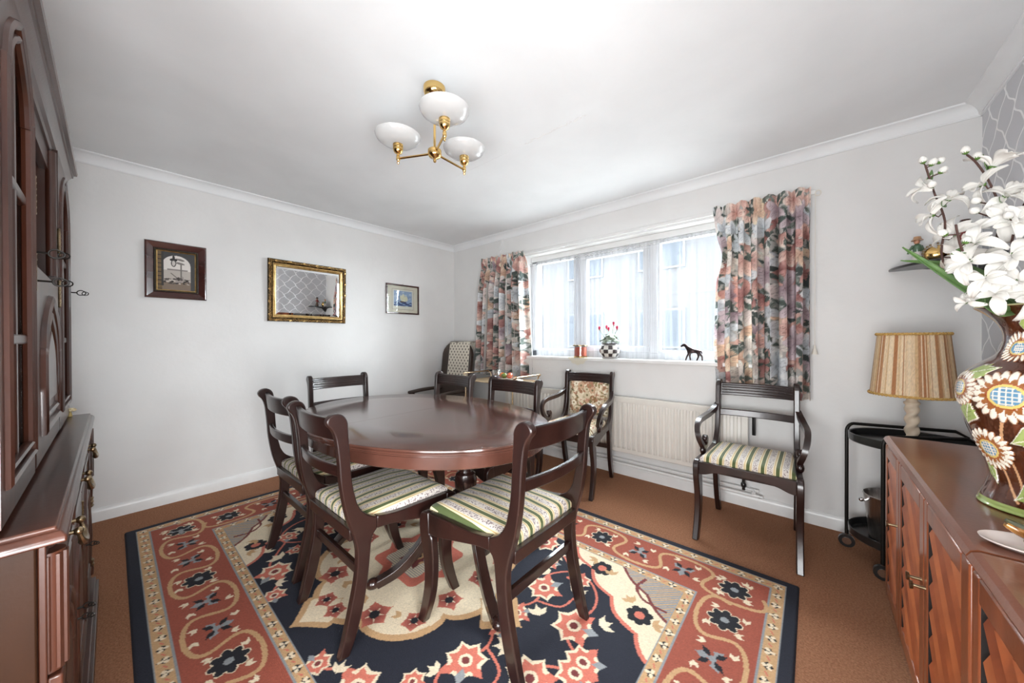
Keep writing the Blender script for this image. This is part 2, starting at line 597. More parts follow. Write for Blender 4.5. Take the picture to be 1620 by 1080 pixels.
# ------------------------------------------------------------------ pattern painter (numpy, in metres)
class Canvas:
    def __init__(self, w, h, nx, ny, col):
        self.w, self.h, self.nx, self.ny = w, h, nx, ny
        self.C = np.empty((ny, nx, 3))
        self.C[:] = col
        self.xs, self.ys = np.linspace(0, w, nx), np.linspace(0, h, ny)

    def win(self, x0, x1, y0, y1):
        i0, i1 = np.searchsorted(self.xs, (x0, x1))
        j0, j1 = np.searchsorted(self.ys, (y0, y1))
        return slice(j0, j1), slice(i0, i1), self.xs[i0:i1][None, :], self.ys[j0:j1][:, None]

    def ell(self, cx, cy, a, b, ang, col, col2=None, point=0):
        r = max(a, b)
        sj, si, X, Y = self.win(cx - r, cx + r, cy - r, cy + r)
        if X.size == 0 or Y.size == 0: return
        c, s = math.cos(ang), math.sin(ang)
        u, v = ((X - cx) * c + (Y - cy) * s) / a, (-(X - cx) * s + (Y - cy) * c) / b
        d = u * u + v * v if not point else np.abs(u) ** 1.6 + (np.abs(v) / np.clip(1.05 - np.abs(u), 0.02, 1)) ** 2 * 0.9
        m = d < 1
        if col2 is None:
            self.C[sj, si][m] = col
        else:
            t = np.clip((u + 1) / 2, 0, 1)[..., None]
            self.C[sj, si][m] = (np.array(col) * (1 - t) + np.array(col2) * t)[m]

    def petals(self, cx, cy, r, n, col, ang=0, fat=0.42, col2=None, core=None, cr=0.25, line=None, lw=0.004, point=0):
        for pas in (0, 1):
            if pas == 0 and line is None: continue
            for k in range(n):
                a = ang + 2 * PI * k / n
                e = lw if pas == 0 else 0
                self.ell(cx + math.cos(a) * r * 0.55, cy + math.sin(a) * r * 0.55, r * 0.47 + e, r * fat * 0.62 + e, a, line if pas == 0 else col, None if pas == 0 else col2, point)
        if core is not None:
            self.ell(cx, cy, r * cr, r * cr, 0, core)

    def stroke(self, pts, w, col):
        for (x0, y0), (x1, y1) in zip(pts[:-1], pts[1:]):
            sj, si, X, Y = self.win(min(x0, x1) - w, max(x0, x1) + w, min(y0, y1) - w, max(y0, y1) + w)
            if X.size == 0 or Y.size == 0: continue
            dx, dy = x1 - x0, y1 - y0
            t = np.clip(((X - x0) * dx + (Y - y0) * dy) / (dx * dx + dy * dy + 1e-12), 0, 1)
            m = np.hypot(X - x0 - t * dx, Y - y0 - t * dy) < w / 2
            self.C[sj, si][m] = col

    def mask(self, fn, col):
        self.C[fn(self.xs[None, :] + 0 * self.ys[:, None], self.ys[:, None] + 0 * self.xs[None, :])] = col

    def grain(self, amt, seed=1):
        g = np.random.default_rng(seed).normal(1, amt, self.C.shape[:2])
        self.C = np.clip(self.C * g[..., None], 0, 1)


def canvas_grid(name, cv, fn, mat_, parent=None, org=(0, 0, 0), smooth=180):
    """mesh grid whose vertices follow the canvas samples; fn(X,Y)->(x,y,z) arrays"""
    X, Y = np.meshgrid(cv.xs, cv.ys)
    P = np.stack(fn(X, Y), -1).reshape(-1, 3).astype(np.float32) - np.array(org, np.float32)
    nx, ny = cv.nx, cv.ny
    i = (np.arange(ny - 1)[:, None] * nx + np.arange(nx - 1)[None, :]).ravel()
    q = np.stack((i, i + 1, i + nx + 1, i + nx), -1)
    me = bpy.data.meshes.new(name)
    me.vertices.add(len(P))
    me.vertices.foreach_set('co', P.ravel())
    me.loops.add(q.size)
    me.loops.foreach_set('vertex_index', q.ravel().astype(np.int32))
    me.polygons.add(len(q))
    me.polygons.foreach_set('loop_start', np.arange(0, q.size, 4, dtype=np.int32))
    me.update(calc_edges=True)
    me.validate()
    me.materials.append(mat_)
    vcol(me, cv.C.reshape(-1, 3))
    if smooth: me.shade_smooth()
    o = bpy.data.objects.new(name, me)
    COL.objects.link(o)
    if parent is not None: o.parent = parent
    else: o.location = org
    return o


def struct(mb, name, m, **k):
    return tag(mb.build(name, m, None, **k), kind='structure')


# ------------------------------------------------------------------ the room
T = 0.12
struct(MB().box(-T, ROOM_W + T, -ROOM_D - T, 0.3, -0.1, 0), 'floor', CARPET)
ceil = struct(MB().box(-T, ROOM_W + T, -ROOM_D - T, 0.3, ROOM_H, ROOM_H + 0.1), 'ceiling', CEIL)
struct(MB().box(-T, 0, -ROOM_D - T, 0.3, 0, ROOM_H), 'wall_left', WALL)
w = MB().box(ROOM_W, ROOM_W + 0.2, SY1, 0.3, 0, ROOM_H).box(ROOM_W, ROOM_W + 0.2, -ROOM_D - T, SY0, 0, ROOM_H).box(ROOM_W, ROOM_W + 0.2, SY0, SY1, 0, SZ0).box(ROOM_W, ROOM_W + 0.2, SY0, SY1, SZ1, ROOM_H)
struct(w, 'wall_right', PAPER, smooth=0, org=(ROOM_W, 0, 0))
w = MB().box(0, WX0, 0, 0.3, 0, ROOM_H).box(WX1, ROOM_W, 0, 0.3, 0, ROOM_H).box(WX0, WX1, 0, 0.3, 0, WZ0 - 0.03).box(WX0, WX1, 0, 0.3, WZ1, ROOM_H)
struct(w, 'wall_back', WALL, smooth=0)
w = MB().box(0, DX0, -ROOM_D - 0.2, -ROOM_D, 0, ROOM_H).box(DX1, ROOM_W, -ROOM_D - 0.2, -ROOM_D, 0, ROOM_H).box(DX0, DX1, -ROOM_D - 0.2, -ROOM_D, DZ1, ROOM_H).box(DX0, DX1, -ROOM_D - 0.2, -ROOM_D, 0, DZ0)
struct(w, 'wall_front', WALL, smooth=0)

BB = [(0, 0), (0.016, 0), (0.016, 0.062), (0.012, 0.078), (0.006, 0.086), (0, 0.086)]
CO = [(0, -0.066), (0.007, -0.066), (0.010, -0.060)] + [(0.070 - 0.056 * math.cos(a), -0.066 + 0.058 * math.sin(a) + 0.000) for a in [R(5 + 80 * k / 8) for k in range(9)]] + [(0.069, -0.004), (0.069, 0), (0, 0)]


def run(name, prof, z, ax, fixed, sgn, a0, a1, m):
    if ax == 'x': fn = lambda t: (lambda o, h: (t, fixed + sgn * o, z + h))
    else: fn = lambda t: (lambda o, h: (fixed + sgn * o, t, z + h))
    return struct(MB().prism(prof, fn(a0), fn(a1)), name, m, smooth=30)


run('baseboard_left', BB, 0, 'y', 0, 1, -ROOM_D, 0, GLOSS)
run('baseboard_back', BB, 0, 'x', 0, -1, 0.016, ROOM_W, GLOSS)
run('baseboard_right', BB, 0, 'y', ROOM_W, -1, -ROOM_D, -0.016, GLOSS)
run('baseboard_front', BB, 0, 'x', -ROOM_D, 1, 0.016, ROOM_W, GLOSS)
run('trim_1', CO, ROOM_H, 'y', 0, 1, -ROOM_D, 0, CEIL)
run('trim_2', CO, ROOM_H, 'x', 0, -1, 0, ROOM_W, CEIL)
run('trim_3', CO, ROOM_H, 'y', ROOM_W, -1, -ROOM_D, 0, CEIL)
run('trim_4', CO, ROOM_H, 'x', -ROOM_D, 1, 0, ROOM_W, CEIL)
# the paper joint along the ceiling, torn and filled in one place
random.seed(3)
pts = [(1.55 + 0.0105 * k, -1.262 + random.uniform(-0.002, 0.002), ROOM_H) for k in range(101)]
MB().strip(pts, 0.004, 0.002, (0, 1, 0)).build('paper_joint', CEIL, ceil)
mb = MB()
for k in range(34):
    x = 2.22 + 0.42 * k / 34
    mb.ball((x, -1.264 + random.uniform(-0.008, 0.008), ROOM_H), (random.uniform(0.006, 0.016), random.uniform(0.003, 0.008), 0.003), 6)
mb.build('filler_patch', GLOSS, ceil)

# window: frame, mullions, casements, panes, sill
win = struct(MB().box(WX0, WX1, 0.13, 0.20, WZ0, WZ0 + 0.055).box(WX0, WX1, 0.13, 0.20, WZ1 - 0.06, WZ1).box(WX0, WX0 + 0.055, 0.13, 0.20, WZ0, WZ1).box(WX1 - 0.055, WX1, 0.13, 0.20, WZ0, WZ1), 'window_1', UPVC)
MULL = [WX0 + 0.055, 1.79, 2.52, WX1 - 0.055]
for k in (1, 2):
    MB().box(MULL[k] - 0.035, MULL[k] + 0.035, 0.12, 0.20, WZ0 + 0.05, WZ1 - 0.05).build('mullion', UPVC, win, bevel=0.004)
for k in range(3):
    a, b = MULL[k] + (0.035 if k else 0), MULL[k + 1] - (0.035 if k < 2 else 0)
    z0, z1 = WZ0 + 0.055, WZ1 - 0.06
    e = 0.055 if k == 1 else 0.022
    MB().box(a, b, 0.115, 0.17, z0, z0 + e).box(a, b, 0.115, 0.17, z1 - e, z1).box(a, a + e, 0.115, 0.17, z0 + e, z1 - e).box(b - e, b, 0.115, 0.17, z0 + e, z1 - e).build('casement', UPVC, win, bevel=0.004)
    MB().box(a + e, b - e, 0.145, 0.151, z0 + e, z1 - e).build('pane', GLASS, win)
MB().box(WX0 - 0.01, WX1 + 0.01, -0.035, 0.0, WZ0 - 0.03, WZ0).box(WX0, WX1, 0.0, 0.13, WZ0 - 0.03, WZ0).build('sill', GLOSS, win, bevel=0.006)
# lining board above the window and the trunking that drops from the cornice
tag(MB().box(WX0 + 0.005, WX1 - 0.005, 0.10, 0.13, WZ1 - 0.05, WZ1 - 0.001).build('trim_5', GLOSS), kind='structure')

# two added windows, unseen behind the camera, with opaque boards behind the fill lamps
ya, yb = -ROOM_D - 0.14, -ROOM_D - 0.08
w3 = struct(MB().box(DX0, DX0 + 0.05, ya, yb, DZ0, DZ1).box(DX1 - 0.05, DX1, ya, yb, DZ0, DZ1).box(DX0 + 0.05, DX1 - 0.05, ya, yb, DZ0, DZ0 + 0.05).box(DX0 + 0.05, DX1 - 0.05, ya, yb, DZ1 - 0.05, DZ1), 'added_front_window', UPVC)
MB().box(DX0 + 0.05, DX1 - 0.05, -ROOM_D - 0.113, -ROOM_D - 0.107, DZ0 + 0.05, DZ1 - 0.05).build('pane', GLASS, w3)  # glass of the added front window, unseen
MB().box(DX0 + 0.002, DX1 - 0.002, -ROOM_D - 0.155, -ROOM_D - 0.15, DZ0 + 0.002, DZ1 - 0.002).build('lamp_backboard', GLOSS, w3)
w2 = MB()
for a, b, c_, e in ((SY0, SY0 + 0.05, SZ0, SZ1), (SY1 - 0.05, SY1, SZ0, SZ1), (SY0 + 0.05, SY1 - 0.05, SZ0, SZ0 + 0.05), (SY0 + 0.05, SY1 - 0.05, SZ1 - 0.05, SZ1)):
    w2.box(ROOM_W + 0.08, ROOM_W + 0.14, a, b, c_, e)
w2 = struct(w2, 'added_side_window', UPVC)
MB().box(ROOM_W + 0.107, ROOM_W + 0.113, SY0 + 0.05, SY1 - 0.05, SZ0 + 0.05, SZ1 - 0.05).build('pane', GLASS, w2)  # glass of the added side window, unseen
MB().box(ROOM_W + 0.15, ROOM_W + 0.155, SY0 + 0.002, SY1 - 0.002, SZ0 + 0.002, SZ1 - 0.002).build('lamp_backboard', GLOSS, w2)

# outside: unseen whitened ground, and the house across the road seen through the net
PAVE = mat('pale_paving', (0.50, 0.49, 0.46), 0.9, nscale=2)
STONE = mat('white_bounce_stone', (0.78, 0.77, 0.74), 0.9, nscale=2)  # ground out of view, whitened to bounce light up to the ceiling
struct(MB().box(-30, 34, 0.31, 40, -0.35, -0.25), 'ground', STONE)
struct(MB().box(-30, 34, -40, -ROOM_D - 0.21, -0.35, -0.25), 'unseen_ground_front', STONE)
struct(MB().box(ROOM_W + 0.21, 34, -ROOM_D - 0.2, 0.3, -0.35, -0.25), 'unseen_ground_side', STONE)
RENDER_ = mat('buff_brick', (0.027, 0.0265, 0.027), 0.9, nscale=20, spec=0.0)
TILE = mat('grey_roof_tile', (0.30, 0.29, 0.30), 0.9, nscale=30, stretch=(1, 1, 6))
hs = thing('house', 'house with paired windows across the road, faintly seen through the net', 'house', (-4, 9, -0.25))
HY = 9.0
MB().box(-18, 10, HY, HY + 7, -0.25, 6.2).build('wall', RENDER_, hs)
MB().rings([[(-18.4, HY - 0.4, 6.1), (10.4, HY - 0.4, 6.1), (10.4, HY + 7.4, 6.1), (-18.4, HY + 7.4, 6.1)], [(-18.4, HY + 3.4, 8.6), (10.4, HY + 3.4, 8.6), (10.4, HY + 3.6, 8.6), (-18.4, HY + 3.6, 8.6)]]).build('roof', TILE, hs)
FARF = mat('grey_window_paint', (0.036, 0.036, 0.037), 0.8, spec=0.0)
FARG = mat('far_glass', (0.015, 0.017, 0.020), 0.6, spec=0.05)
for x in (-15.0, -12.2, -9.4, -6.6, -3.8, -1.0, 1.8, 4.6, 7.4):
    for z in (0.9, 3.5):
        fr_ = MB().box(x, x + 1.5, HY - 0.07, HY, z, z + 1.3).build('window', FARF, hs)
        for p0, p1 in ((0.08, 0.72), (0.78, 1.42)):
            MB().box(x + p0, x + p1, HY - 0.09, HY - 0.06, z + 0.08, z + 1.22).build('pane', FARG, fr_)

# ------------------------------------------------------------------ radiator and pipe
RX0, RX1, RZ0, RZ1 = 0.97, 3.225, 0.215, 0.695
rad = thing('radiator', 'long cream ribbed panel radiator under the window', 'radiator', ((RX0 + RX1) / 2, -0.06, RZ0))
MB().box(RX0, RX1, -0.078, -0.062, RZ0, RZ1).build('panel', RADW, rad, bevel=0.006)
MB().box(RX0 + 0.01, RX1 - 0.01, -0.062, -0.025, RZ1 - 0.012, RZ1 - 0.004).box(RX0 + 0.1, RX0 + 0.14, -0.062, -0.002, RZ0 + 0.05, RZ1 - 0.06).box(RX1 - 0.14, RX1 - 0.1, -0.062, -0.002, RZ0 + 0.05, RZ1 - 0.06).build('bracket', RADW, rad)
n = 50
rm = None
for k in range(n):
    x = RX0 + 0.03 + (RX1 - RX0 - 0.06) * (k + 0.5) / n
    if rm is None:
        hw = 0.0145
        sec = [(-hw, 0), (-hw * 0.55, -0.010), (hw * 0.55, -0.010), (hw, 0)]
        zs = [(RZ0 + 0.035, 0.0), (RZ0 + 0.06, 1), (RZ1 - 0.075, 1), (RZ1 - 0.05, 0.0)]
        rm = LMB().rings([[(a, b * t - 0.0005 * (1 - t), z) for a, b in sec] for z, t in zs]).mesh('rib', RADW, (0, 0, RZ0), 30)
    inst('rib', rm, rad, (x - rad.location.x, -0.078 + 0.06, 0))
MB().tube([(RX1 + 0.005, -0.055, RZ1 - 0.03), (RX1 + 0.03, -0.055, RZ1 - 0.03), (RX1 + 0.03, -0.055, RZ1 - 0.17)], 0.011, 8).ball((RX1 + 0.03, -0.055, RZ1 - 0.03), 0.018, 8).build('black_bracket', BLACK, rad)
MB().tube([(RX1 - 0.03, -0.05, RZ0), (RX1 - 0.03, -0.05, 0.13)], 0.010, 8).ball((RX1 - 0.03, -0.05, 0.165), (0.018, 0.018, 0.024), 8).build('valve', BLACK, rad)
pp = crom([(0.6, -0.045, 0.112), (2.0, -0.045, 0.108), (3.20, -0.045, 0.104), (3.24, -0.045, 0.108), (3.255, -0.043, 0.125), (3.245, -0.03, 0.135), (3.22, -0.012, 0.135)], 5)
tag(MB().tube(pp, 0.012, 8).tube([(p[0], p[1] + 0.012, p[2] + 0.034) for p in pp[:12]], 0.009, 8).build('heating_pipe', GLOSS), 'white painted heating pipe running along the skirting below the radiator', 'pipe')
# ------------------------------------------------------------------ rug
RG_X0, RG_Y0, RG_W, RG_H = 0.37, -2.905, 3.145, 2.095
NAVY, BRICK, SAND, IVORY = lin(24, 27, 40), lin(150, 76, 58), lin(190, 152, 110), lin(222, 206, 178)
CORAL, SLATE, MAROON, INK = lin(196, 108, 90), lin(138, 142, 144), lin(112, 50, 48), lin(20, 20, 28)
rng = random.Random(11)
cv = Canvas(RG_W, RG_H, 786, 524, NAVY)
FX, FY = RG_W / 2, RG_H / 2
edge = lambda X, Y: np.minimum(np.minimum(X, RG_W - X), np.minimum(Y, RG_H - Y))
IN = 0.410
# field, painted in one quadrant about the middle and mirrored
q = Canvas(FX - IN + 0.02, FY - IN + 0.02, 292, 164, NAVY)
QW, QH = FX - IN, FY - IN


def leaf_spray(c, x, y, r, ang, col, n=3):
    for k in range(n):
        a = ang + (k - (n - 1) / 2) * 0.75
        c.ell(x + math.cos(a) * r * 0.5, y + math.sin(a) * r * 0.5, r * 0.55, r * 0.22, a, col, None, 1)


def lotus(c, x, y, r, ang, a=CORAL, b=IVORY, d=MAROON):
    c.petals(x, y, r, 7, b, ang, 0.62, None, None, 0, None, 0.004, 1)
    c.petals(x, y, r * 0.82, 7, a, ang, 0.5, None, None, 0, None, 0.004, 1)
    for k in (-1, 0, 1):
        aa = ang + k * 0.9
        c.ell(x + math.cos(aa) * r * 0.75, y + math.sin(aa) * r * 0.75, r * 0.4, r * 0.2, aa, SLATE if k == 0 else a, None, 1)
    c.ell(x, y, r * 0.32, r * 0.32, 0, b)
    c.ell(x, y, r * 0.18, r * 0.18, 0, d)


def vine(c, pts, col=CORAL, w=0.011):
    c.stroke(crom(pts, 8), w, col)


# vines and blossoms on the navy ground
vine(q, [(0.60, 0.03), (0.68, 0.16), (0.62, 0.32), (0.72, 0.44), (0.84, 0.40), (0.90, 0.28), (0.86, 0.12), (0.95, 0.04)])
vine(q, [(0.30, 0.60), (0.42, 0.52), (0.52, 0.56), (0.62, 0.50), (0.70, 0.44)])
vine(q, [(0.68, 0.16), (0.78, 0.20), (0.80, 0.28)])
for x, y, r, a in ((0.66, 0.25, 0.085, 1.0), (0.88, 0.15, 0.095, 0.2), (0.45, 0.555, 0.085, 2.2), (0.76, 0.40, 0.06, 2.6), (0.99, 0.03, 0.075, 0.5), (0.26, 0.61, 0.055, 3), (0.58, 0.42, 0.05, 0.4), (0.66, 0.05, 0.06, 0.9)):
    lotus(q, x, y, r, a)
for x, y, r, a in ((0.55, 0.50, 0.07, 0.4), (0.80, 0.31, 0.06, 1.9), (0.74, 0.10, 0.06, 2.4), (0.62, 0.34, 0.05, 2.9), (0.35, 0.58, 0.05, 4.2), (0.68, 0.55, 0.06, 5.2), (0.96, 0.22, 0.06, 0.9)):
    leaf_spray(q, x, y, r, a, IVORY)
# ivory medallion with scalloped edge and pendants
QX, QY = q.xs[None, :], q.ys[:, None]
ph = np.arctan2(QY / 0.53, QX / 0.56)
rr = np.hypot(QY / 0.53, QX / 0.56)
sc = 0.86 + 0.13 * np.abs(np.cos(4 * ph)) ** 0.6
q.C[rr < sc] = SAND
q.C[rr < sc - 0.055] = IVORY
q.ell(0, 0.515, 0.115, 0.12, PI / 2, SAND, None, 1)
q.ell(0, 0.500, 0.095, 0.095, PI / 2, IVORY, None, 1)
q.ell(0.60, 0, 0.13, 0.11, 0, SAND, None, 1)
q.ell(0.58, 0, 0.10, 0.08, 0, IVORY, None, 1)
m = (rr < 0.40 + 0.04 * np.cos(8 * ph)) & (rr > 0.30 + 0.03 * np.cos(8 * ph))
q.C[m] = CORAL
m = rr < 0.30 + 0.03 * np.cos(8 * ph)
q.C[m] = SLATE
m2 = m & (np.mod(QY * 1.0 + 0 * QX, 0.012) < 0.006)
q.C[m2] = IVORY
lotus(q, 0, 0, 0.10, 0, MAROON, SAND, INK)
for x, y, r, a in ((0.38, 0.10, 0.065, 0.4), (0.20, 0.36, 0.075, 1.2), (0.36, 0.27, 0.055, 0.8), (0.05, 0.46, 0.05, 1.6)):
    q.petals(x, y, r, 5, MAROON, a, 0.6, CORAL, INK, 0.3, None, 0.003, 1)
    leaf_spray(q, x + r * 1.2 * math.cos(a + 2), y + r * 1.2 * math.sin(a + 2), r * 0.8, a + 2, SAND, 2)
# corner spandrels
dd = (QW - QX) / 0.56 + (QH - QY) / 0.44
wv = 0.09 * np.abs(np.sin((QW - QX - (QH - QY)) * 11))
q.C[dd < 0.98 + wv] = CORAL
q.C[dd < 0.93 + wv] = IVORY
q.C[(dd < 0.50 + 0.5 * wv)] = MAROON
q.C[(dd < 0.46 + 0.5 * wv)] = SLATE
q.C[(dd < 0.46 + 0.5 * wv) & (np.mod(QX - QY, 0.018) < 0.007)] = SAND
for x, y, a in ((QW - 0.10, QH - 0.26, 0.5), (QW - 0.36, QH - 0.08, 2.0)):
    q.petals(x, y, 0.055, 7, INK, a, 0.6, None, CORAL, 0.4)
    leaf_spray(q, x + 0.06, y - 0.02, 0.05, a, SAND)
    leaf_spray(q, x - 0.05, y + 0.05, 0.05, a + 2, SAND)
vine(q, [(QW - 0.02, QH - 0.17), (QW - 0.12, QH - 0.16), (QW - 0.17, QH - 0.10), (QW - 0.16, QH - 0.02)], MAROON, 0.012)
# sample the quadrant into the rug
ix = np.clip(np.searchsorted(q.xs, np.abs(cv.xs - FX)), 0, q.nx - 1)
iy = np.clip(np.searchsorted(q.ys, np.abs(cv.ys - FY)), 0, q.ny - 1)
cv.C[:] = q.C[iy][:, ix]
X, Y = np.meshgrid(cv.xs, cv.ys)
E_ = edge(X, Y)
cv.C[E_ < IN] = SLATE
cv.C[E_ < IN - 0.004] = SAND
cv.C[E_ < 0.366] = SLATE
cv.C[E_ < 0.360] = BRICK
cv.C[E_ < 0.106] = SLATE
cv.C[E_ < 0.100] = SAND
cv.C[E_ < 0.052] = SLATE
cv.C[E_ < 0.047] = NAVY
# borders: motifs along the four sides
sides = [(0, 0, 1, 0, RG_W), (RG_W, 0, 0, 1, RG_H), (RG_W, RG_H, -1, 0, RG_W), (0, RG_H, 0, -1, RG_H)]
for ox, oy, ux, uy, ln in sides:
    nx_, ny_ = -uy, ux
    W2 = lambda s, t: (ox + ux * s + nx_ * t, oy + uy * s + ny_ * t)
    base = math.atan2(uy, ux)
    cnt = round((ln - 0.46) / 0.2325)
    p_ = (ln - 0.46) / cnt
    M_ = 0.232
    path = []
    for k in range(cnt * 16 + 1):
        tau = k / 16
        s = 0.23 + p_ * tau - 0.060 * math.sin(2 * PI * tau)
        path.append(W2(s - p_ * 0.5, M_ + 0.102 * math.sin(PI * tau)))
    cv.stroke(path, 0.017, SAND)
    for k in range(cnt + 1):
        s = 0.23 + p_ * k
        up = 1 if k % 2 else -1
        c0 = W2(s, M_)
        if k % 3 == 0:
            cv.petals(c0[0], c0[1], 0.062, 8, INK, base, 0.44, None, SLATE, 0.26, IVORY, 0.004)
        else:
            aa = base + up * PI / 2
            cv.petals(c0[0], c0[1], 0.058, 3, SLATE, aa, 0.5, None, None, 0, None, 0.003, 1)
            cv.petals(c0[0], c0[1], 0.062, 4, INK, aa + PI / 4, 0.3, None, SLATE, 0.22, None, 0.003, 1)
        for da, rr_ in ((0.6, 0.088), (2.2, 0.085), (3.9, 0.088), (5.2, 0.09)):
            a = base + da + rng.uniform(-0.25, 0.25)
            leaf_spray(cv, c0[0] + math.cos(a) * rr_ * 0.85, c0[1] + math.sin(a) * rr_ * 0.85, 0.036, a + 1.2, IVORY, 2)
    for t_, pt in ((0.076, 0.072), (0.386, 0.072)):
        n_ = int((ln - 2 * t_) / pt)
        for k in range(n_ + 1):
            c0 = W2(t_ + (ln - 2 * t_) * k / n_, t_)
            a = base + PI / 2 * (1 if k % 2 else -1)
            cv.ell(c0[0], c0[1], 0.021, 0.018, a, INK, None, 1)
            cv.petals(c0[0], c0[1], 0.019, 3, IVORY, a, 0.6)
        for k in range(n_):
            c0 = W2(t_ + (ln - 2 * t_) * (k + 0.5) / n_, t_)
            cv.ell(c0[0], c0[1], 0.011, 0.003, base + 0.5, CORAL)
cv.C[edge(X, Y) < 0.040] = NAVY
cv.grain(0.07)
rz = lambda X, Y: (X + RG_X0, Y + RG_Y0, 0.010 * np.clip(edge(X, Y) / 0.006, 0, 1) + 0.001)
rug = canvas_grid('rug', cv, rz, PATTERN, None, (RG_X0 + FX, RG_Y0 + FY, 0))
tag(rug, 'large navy and brick red floral bordered rug under the dining table', 'rug')

RUGZ = 0.011
# ------------------------------------------------------------------ dining table
TC, TA, TB, TZ = (1.765, -1.735), 0.865, 0.605, 0.748
tb = thing('dining_table', 'oval polished mahogany extending dining table with reeded edge on the rug', 'table', (TC[0], TC[1], RUGZ))


def half_oval(sgn, off, z, n=48):
    return [(sgn * (TA + off) * math.cos(a), (TB + off) * math.sin(a), z - RUGZ) for a in [-PI / 2 + PI * k / n for k in range(n + 1)]]


SEAM = -0.057
for sg in (1, -1):
    prof = [(-0.25, TZ), (-0.007, TZ), (-0.001, TZ - 0.003), (0, TZ - 0.009), (-0.005, TZ - 0.012), (-0.001, TZ - 0.016), (-0.001, TZ - 0.021), (-0.006, TZ - 0.025), (-0.004, TZ - 0.030), (-0.014, TZ - 0.034), (-0.25, TZ - 0.034)]
    rs = []
    for off, z in prof:
        rs.append([(SEAM + sg * 0.0008 + (x - sg * 0) * ((TA - sg * SEAM) / TA) if False else (x + (SEAM + sg * 0.0008) * (1 - abs(x) / TA)), y, zz) for x, y, zz in half_oval(sg, off, z)])
    rs[0] = [(x, y * (1 if False else 1), zz) for x, y, zz in rs[0]]
    LMB().rings(rs, True, True, True).build('leaf', TABLE, tb, smooth=35)
ap = LMB()
outer = lambda off, z: [((TA + off) * math.cos(2 * PI * k / 96), (TB + off) * math.sin(2 * PI * k / 96), z - RUGZ) for k in range(96)]
ap.rings([outer(-0.05, TZ - 0.034), outer(-0.022, TZ - 0.034), outer(-0.022, TZ - 0.082), outer(-0.026, TZ - 0.086), outer(-0.05, TZ - 0.086), outer(-0.05, TZ - 0.034)], True, False, False)
ap.build('apron', TABLE, tb, smooth=35)
LMB().box(-0.72, 0.72, -0.30, -0.24, TZ - 0.08, TZ - 0.046).box(-0.72, 0.72, 0.24, 0.30, TZ - 0.08, TZ - 0.046).build('bearer', TABLE_DARK, tb)
for px_ in (0.42, -0.42):
    LMB().lathe([(0.001, 0.655), (0.075, 0.655), (0.075, 0.635), (0.045, 0.62), (0.036, 0.60), (0.05, 0.585), (0.034, 0.57), (0.030, 0.52), (0.034, 0.50), (0.050, 0.49), (0.058, 0.46), (0.056, 0.42), (0.046, 0.39), (0.058, 0.38), (0.060, 0.33), (0.052, 0.31), (0.030, 0.29), (0.001, 0.285)], 28, (px_, 0, -RUGZ)).box(px_ - 0.17, px_ + 0.17, -0.27, 0.27, TZ - 0.105, TZ - 0.082).build('column', TABLE_DARK, tb)
    for k in range(4):
        a = R(-115 + 90 * k) if px_ > 0 else R(-65 - 90 * k)
        dx, dy = math.cos(a), math.sin(a)
        pr = crom([(0.03, 0.385), (0.10, 0.335), (0.17, 0.245), (0.25, 0.145), (0.34, 0.072), (0.44, 0.034)], 5)
        pts = [(px_ + r_ * dx, r_ * dy, z_ - RUGZ) for r_, z_ in pr]
        hs_ = [0.062 - 0.026 * i / (len(pts) - 1) for i in range(len(pts))]
        lg = LMB().strip(pts, 0.046, hs_, (-dy, dx, 0)).build('leg', TABLE_DARK, tb, bevel=0.004)
        fl = LMB()
        for o_ in (-0.015, -0.005, 0.005, 0.015):
            fl.tube([(px_ + r_ * dx - dy * o_, r_ * dy + dx * o_, z_ - RUGZ + h_ * 0.5 * 0.86) for (r_, z_), h_ in zip(pr[3:], hs_[3:])], 0.0042, 6)
        fl.build('reeding', TABLE_DARK, lg)
        mt = Matrix.Rotation(a, 3, 'Z')
        LMB().ball((px_ + 0.455 * dx, 0.455 * dy, 0.0265 - 0.0), (0.034, 0.027, 0.0255), 12, m=mt).build('foot', TABLE_DARK, lg)

# ------------------------------------------------------------------ sabre-leg chairs (local: front = +y)
POST = crom([(-0.216, 0.560), (-0.233, 0.640), (-0.241, 0.743), (-0.247, 0.838), (-0.249, 0.872), (-0.262, 0.897), (-0.285, 0.908), (-0.309, 0.903), (-0.322, 0.886), (-0.318, 0.868), (-0.304, 0.850), (-0.291, 0.814), (-0.281, 0.727), (-0.274, 0.632), (-0.255, 0.521), (-0.230, 0.440), (-0.217, 0.371), (-0.222, 0.277), (-0.243, 0.170), (-0.270, 0.055), (-0.286, 0.0)], 3) + \
       crom([(-0.248, 0.0), (-0.222, 0.060), (-0.196, 0.150), (-0.178, 0.250), (-0.168, 0.340), (-0.160, 0.410), (-0.140, 0.436)], 3) + [(-0.140, 0.484)] + crom([(-0.150, 0.487), (-0.178, 0.504), (-0.200, 0.528), (-0.216, 0.560)], 3)[:-1]
RAIL = crom([(-0.140, 0.484), (-0.09, 0.475), (-0.03, 0.470), (0.08, 0.470), (0.19, 0.470)], 3) + crom([(0.19, 0.385), (0.150, 0.385), (0.08, 0.398), (-0.03, 0.422), (-0.09, 0.433), (-0.140, 0.436)], 3)
FLEG = crom([(0.19, 0.470), (0.226, 0.466), (0.243, 0.446), (0.247, 0.405), (0.240, 0.350), (0.220, 0.272), (0.216, 0.178), (0.236, 0.080), (0.262, 0.0)], 3) + crom([(0.222, 0.0), (0.186, 0.090), (0.166, 0.170), (0.160, 0.260), (0.164, 0.330), (0.172, 0.375), (0.19, 0.385)], 3)[:-1]
RT = 0.030


def side_piece(poly, s, wf, th=RT):
    return LMB().prism(poly, lambda y, z: (s * (wf(y) - th / 2), y, z), lambda y, z: (s * (wf(y) + th / 2), y, z))


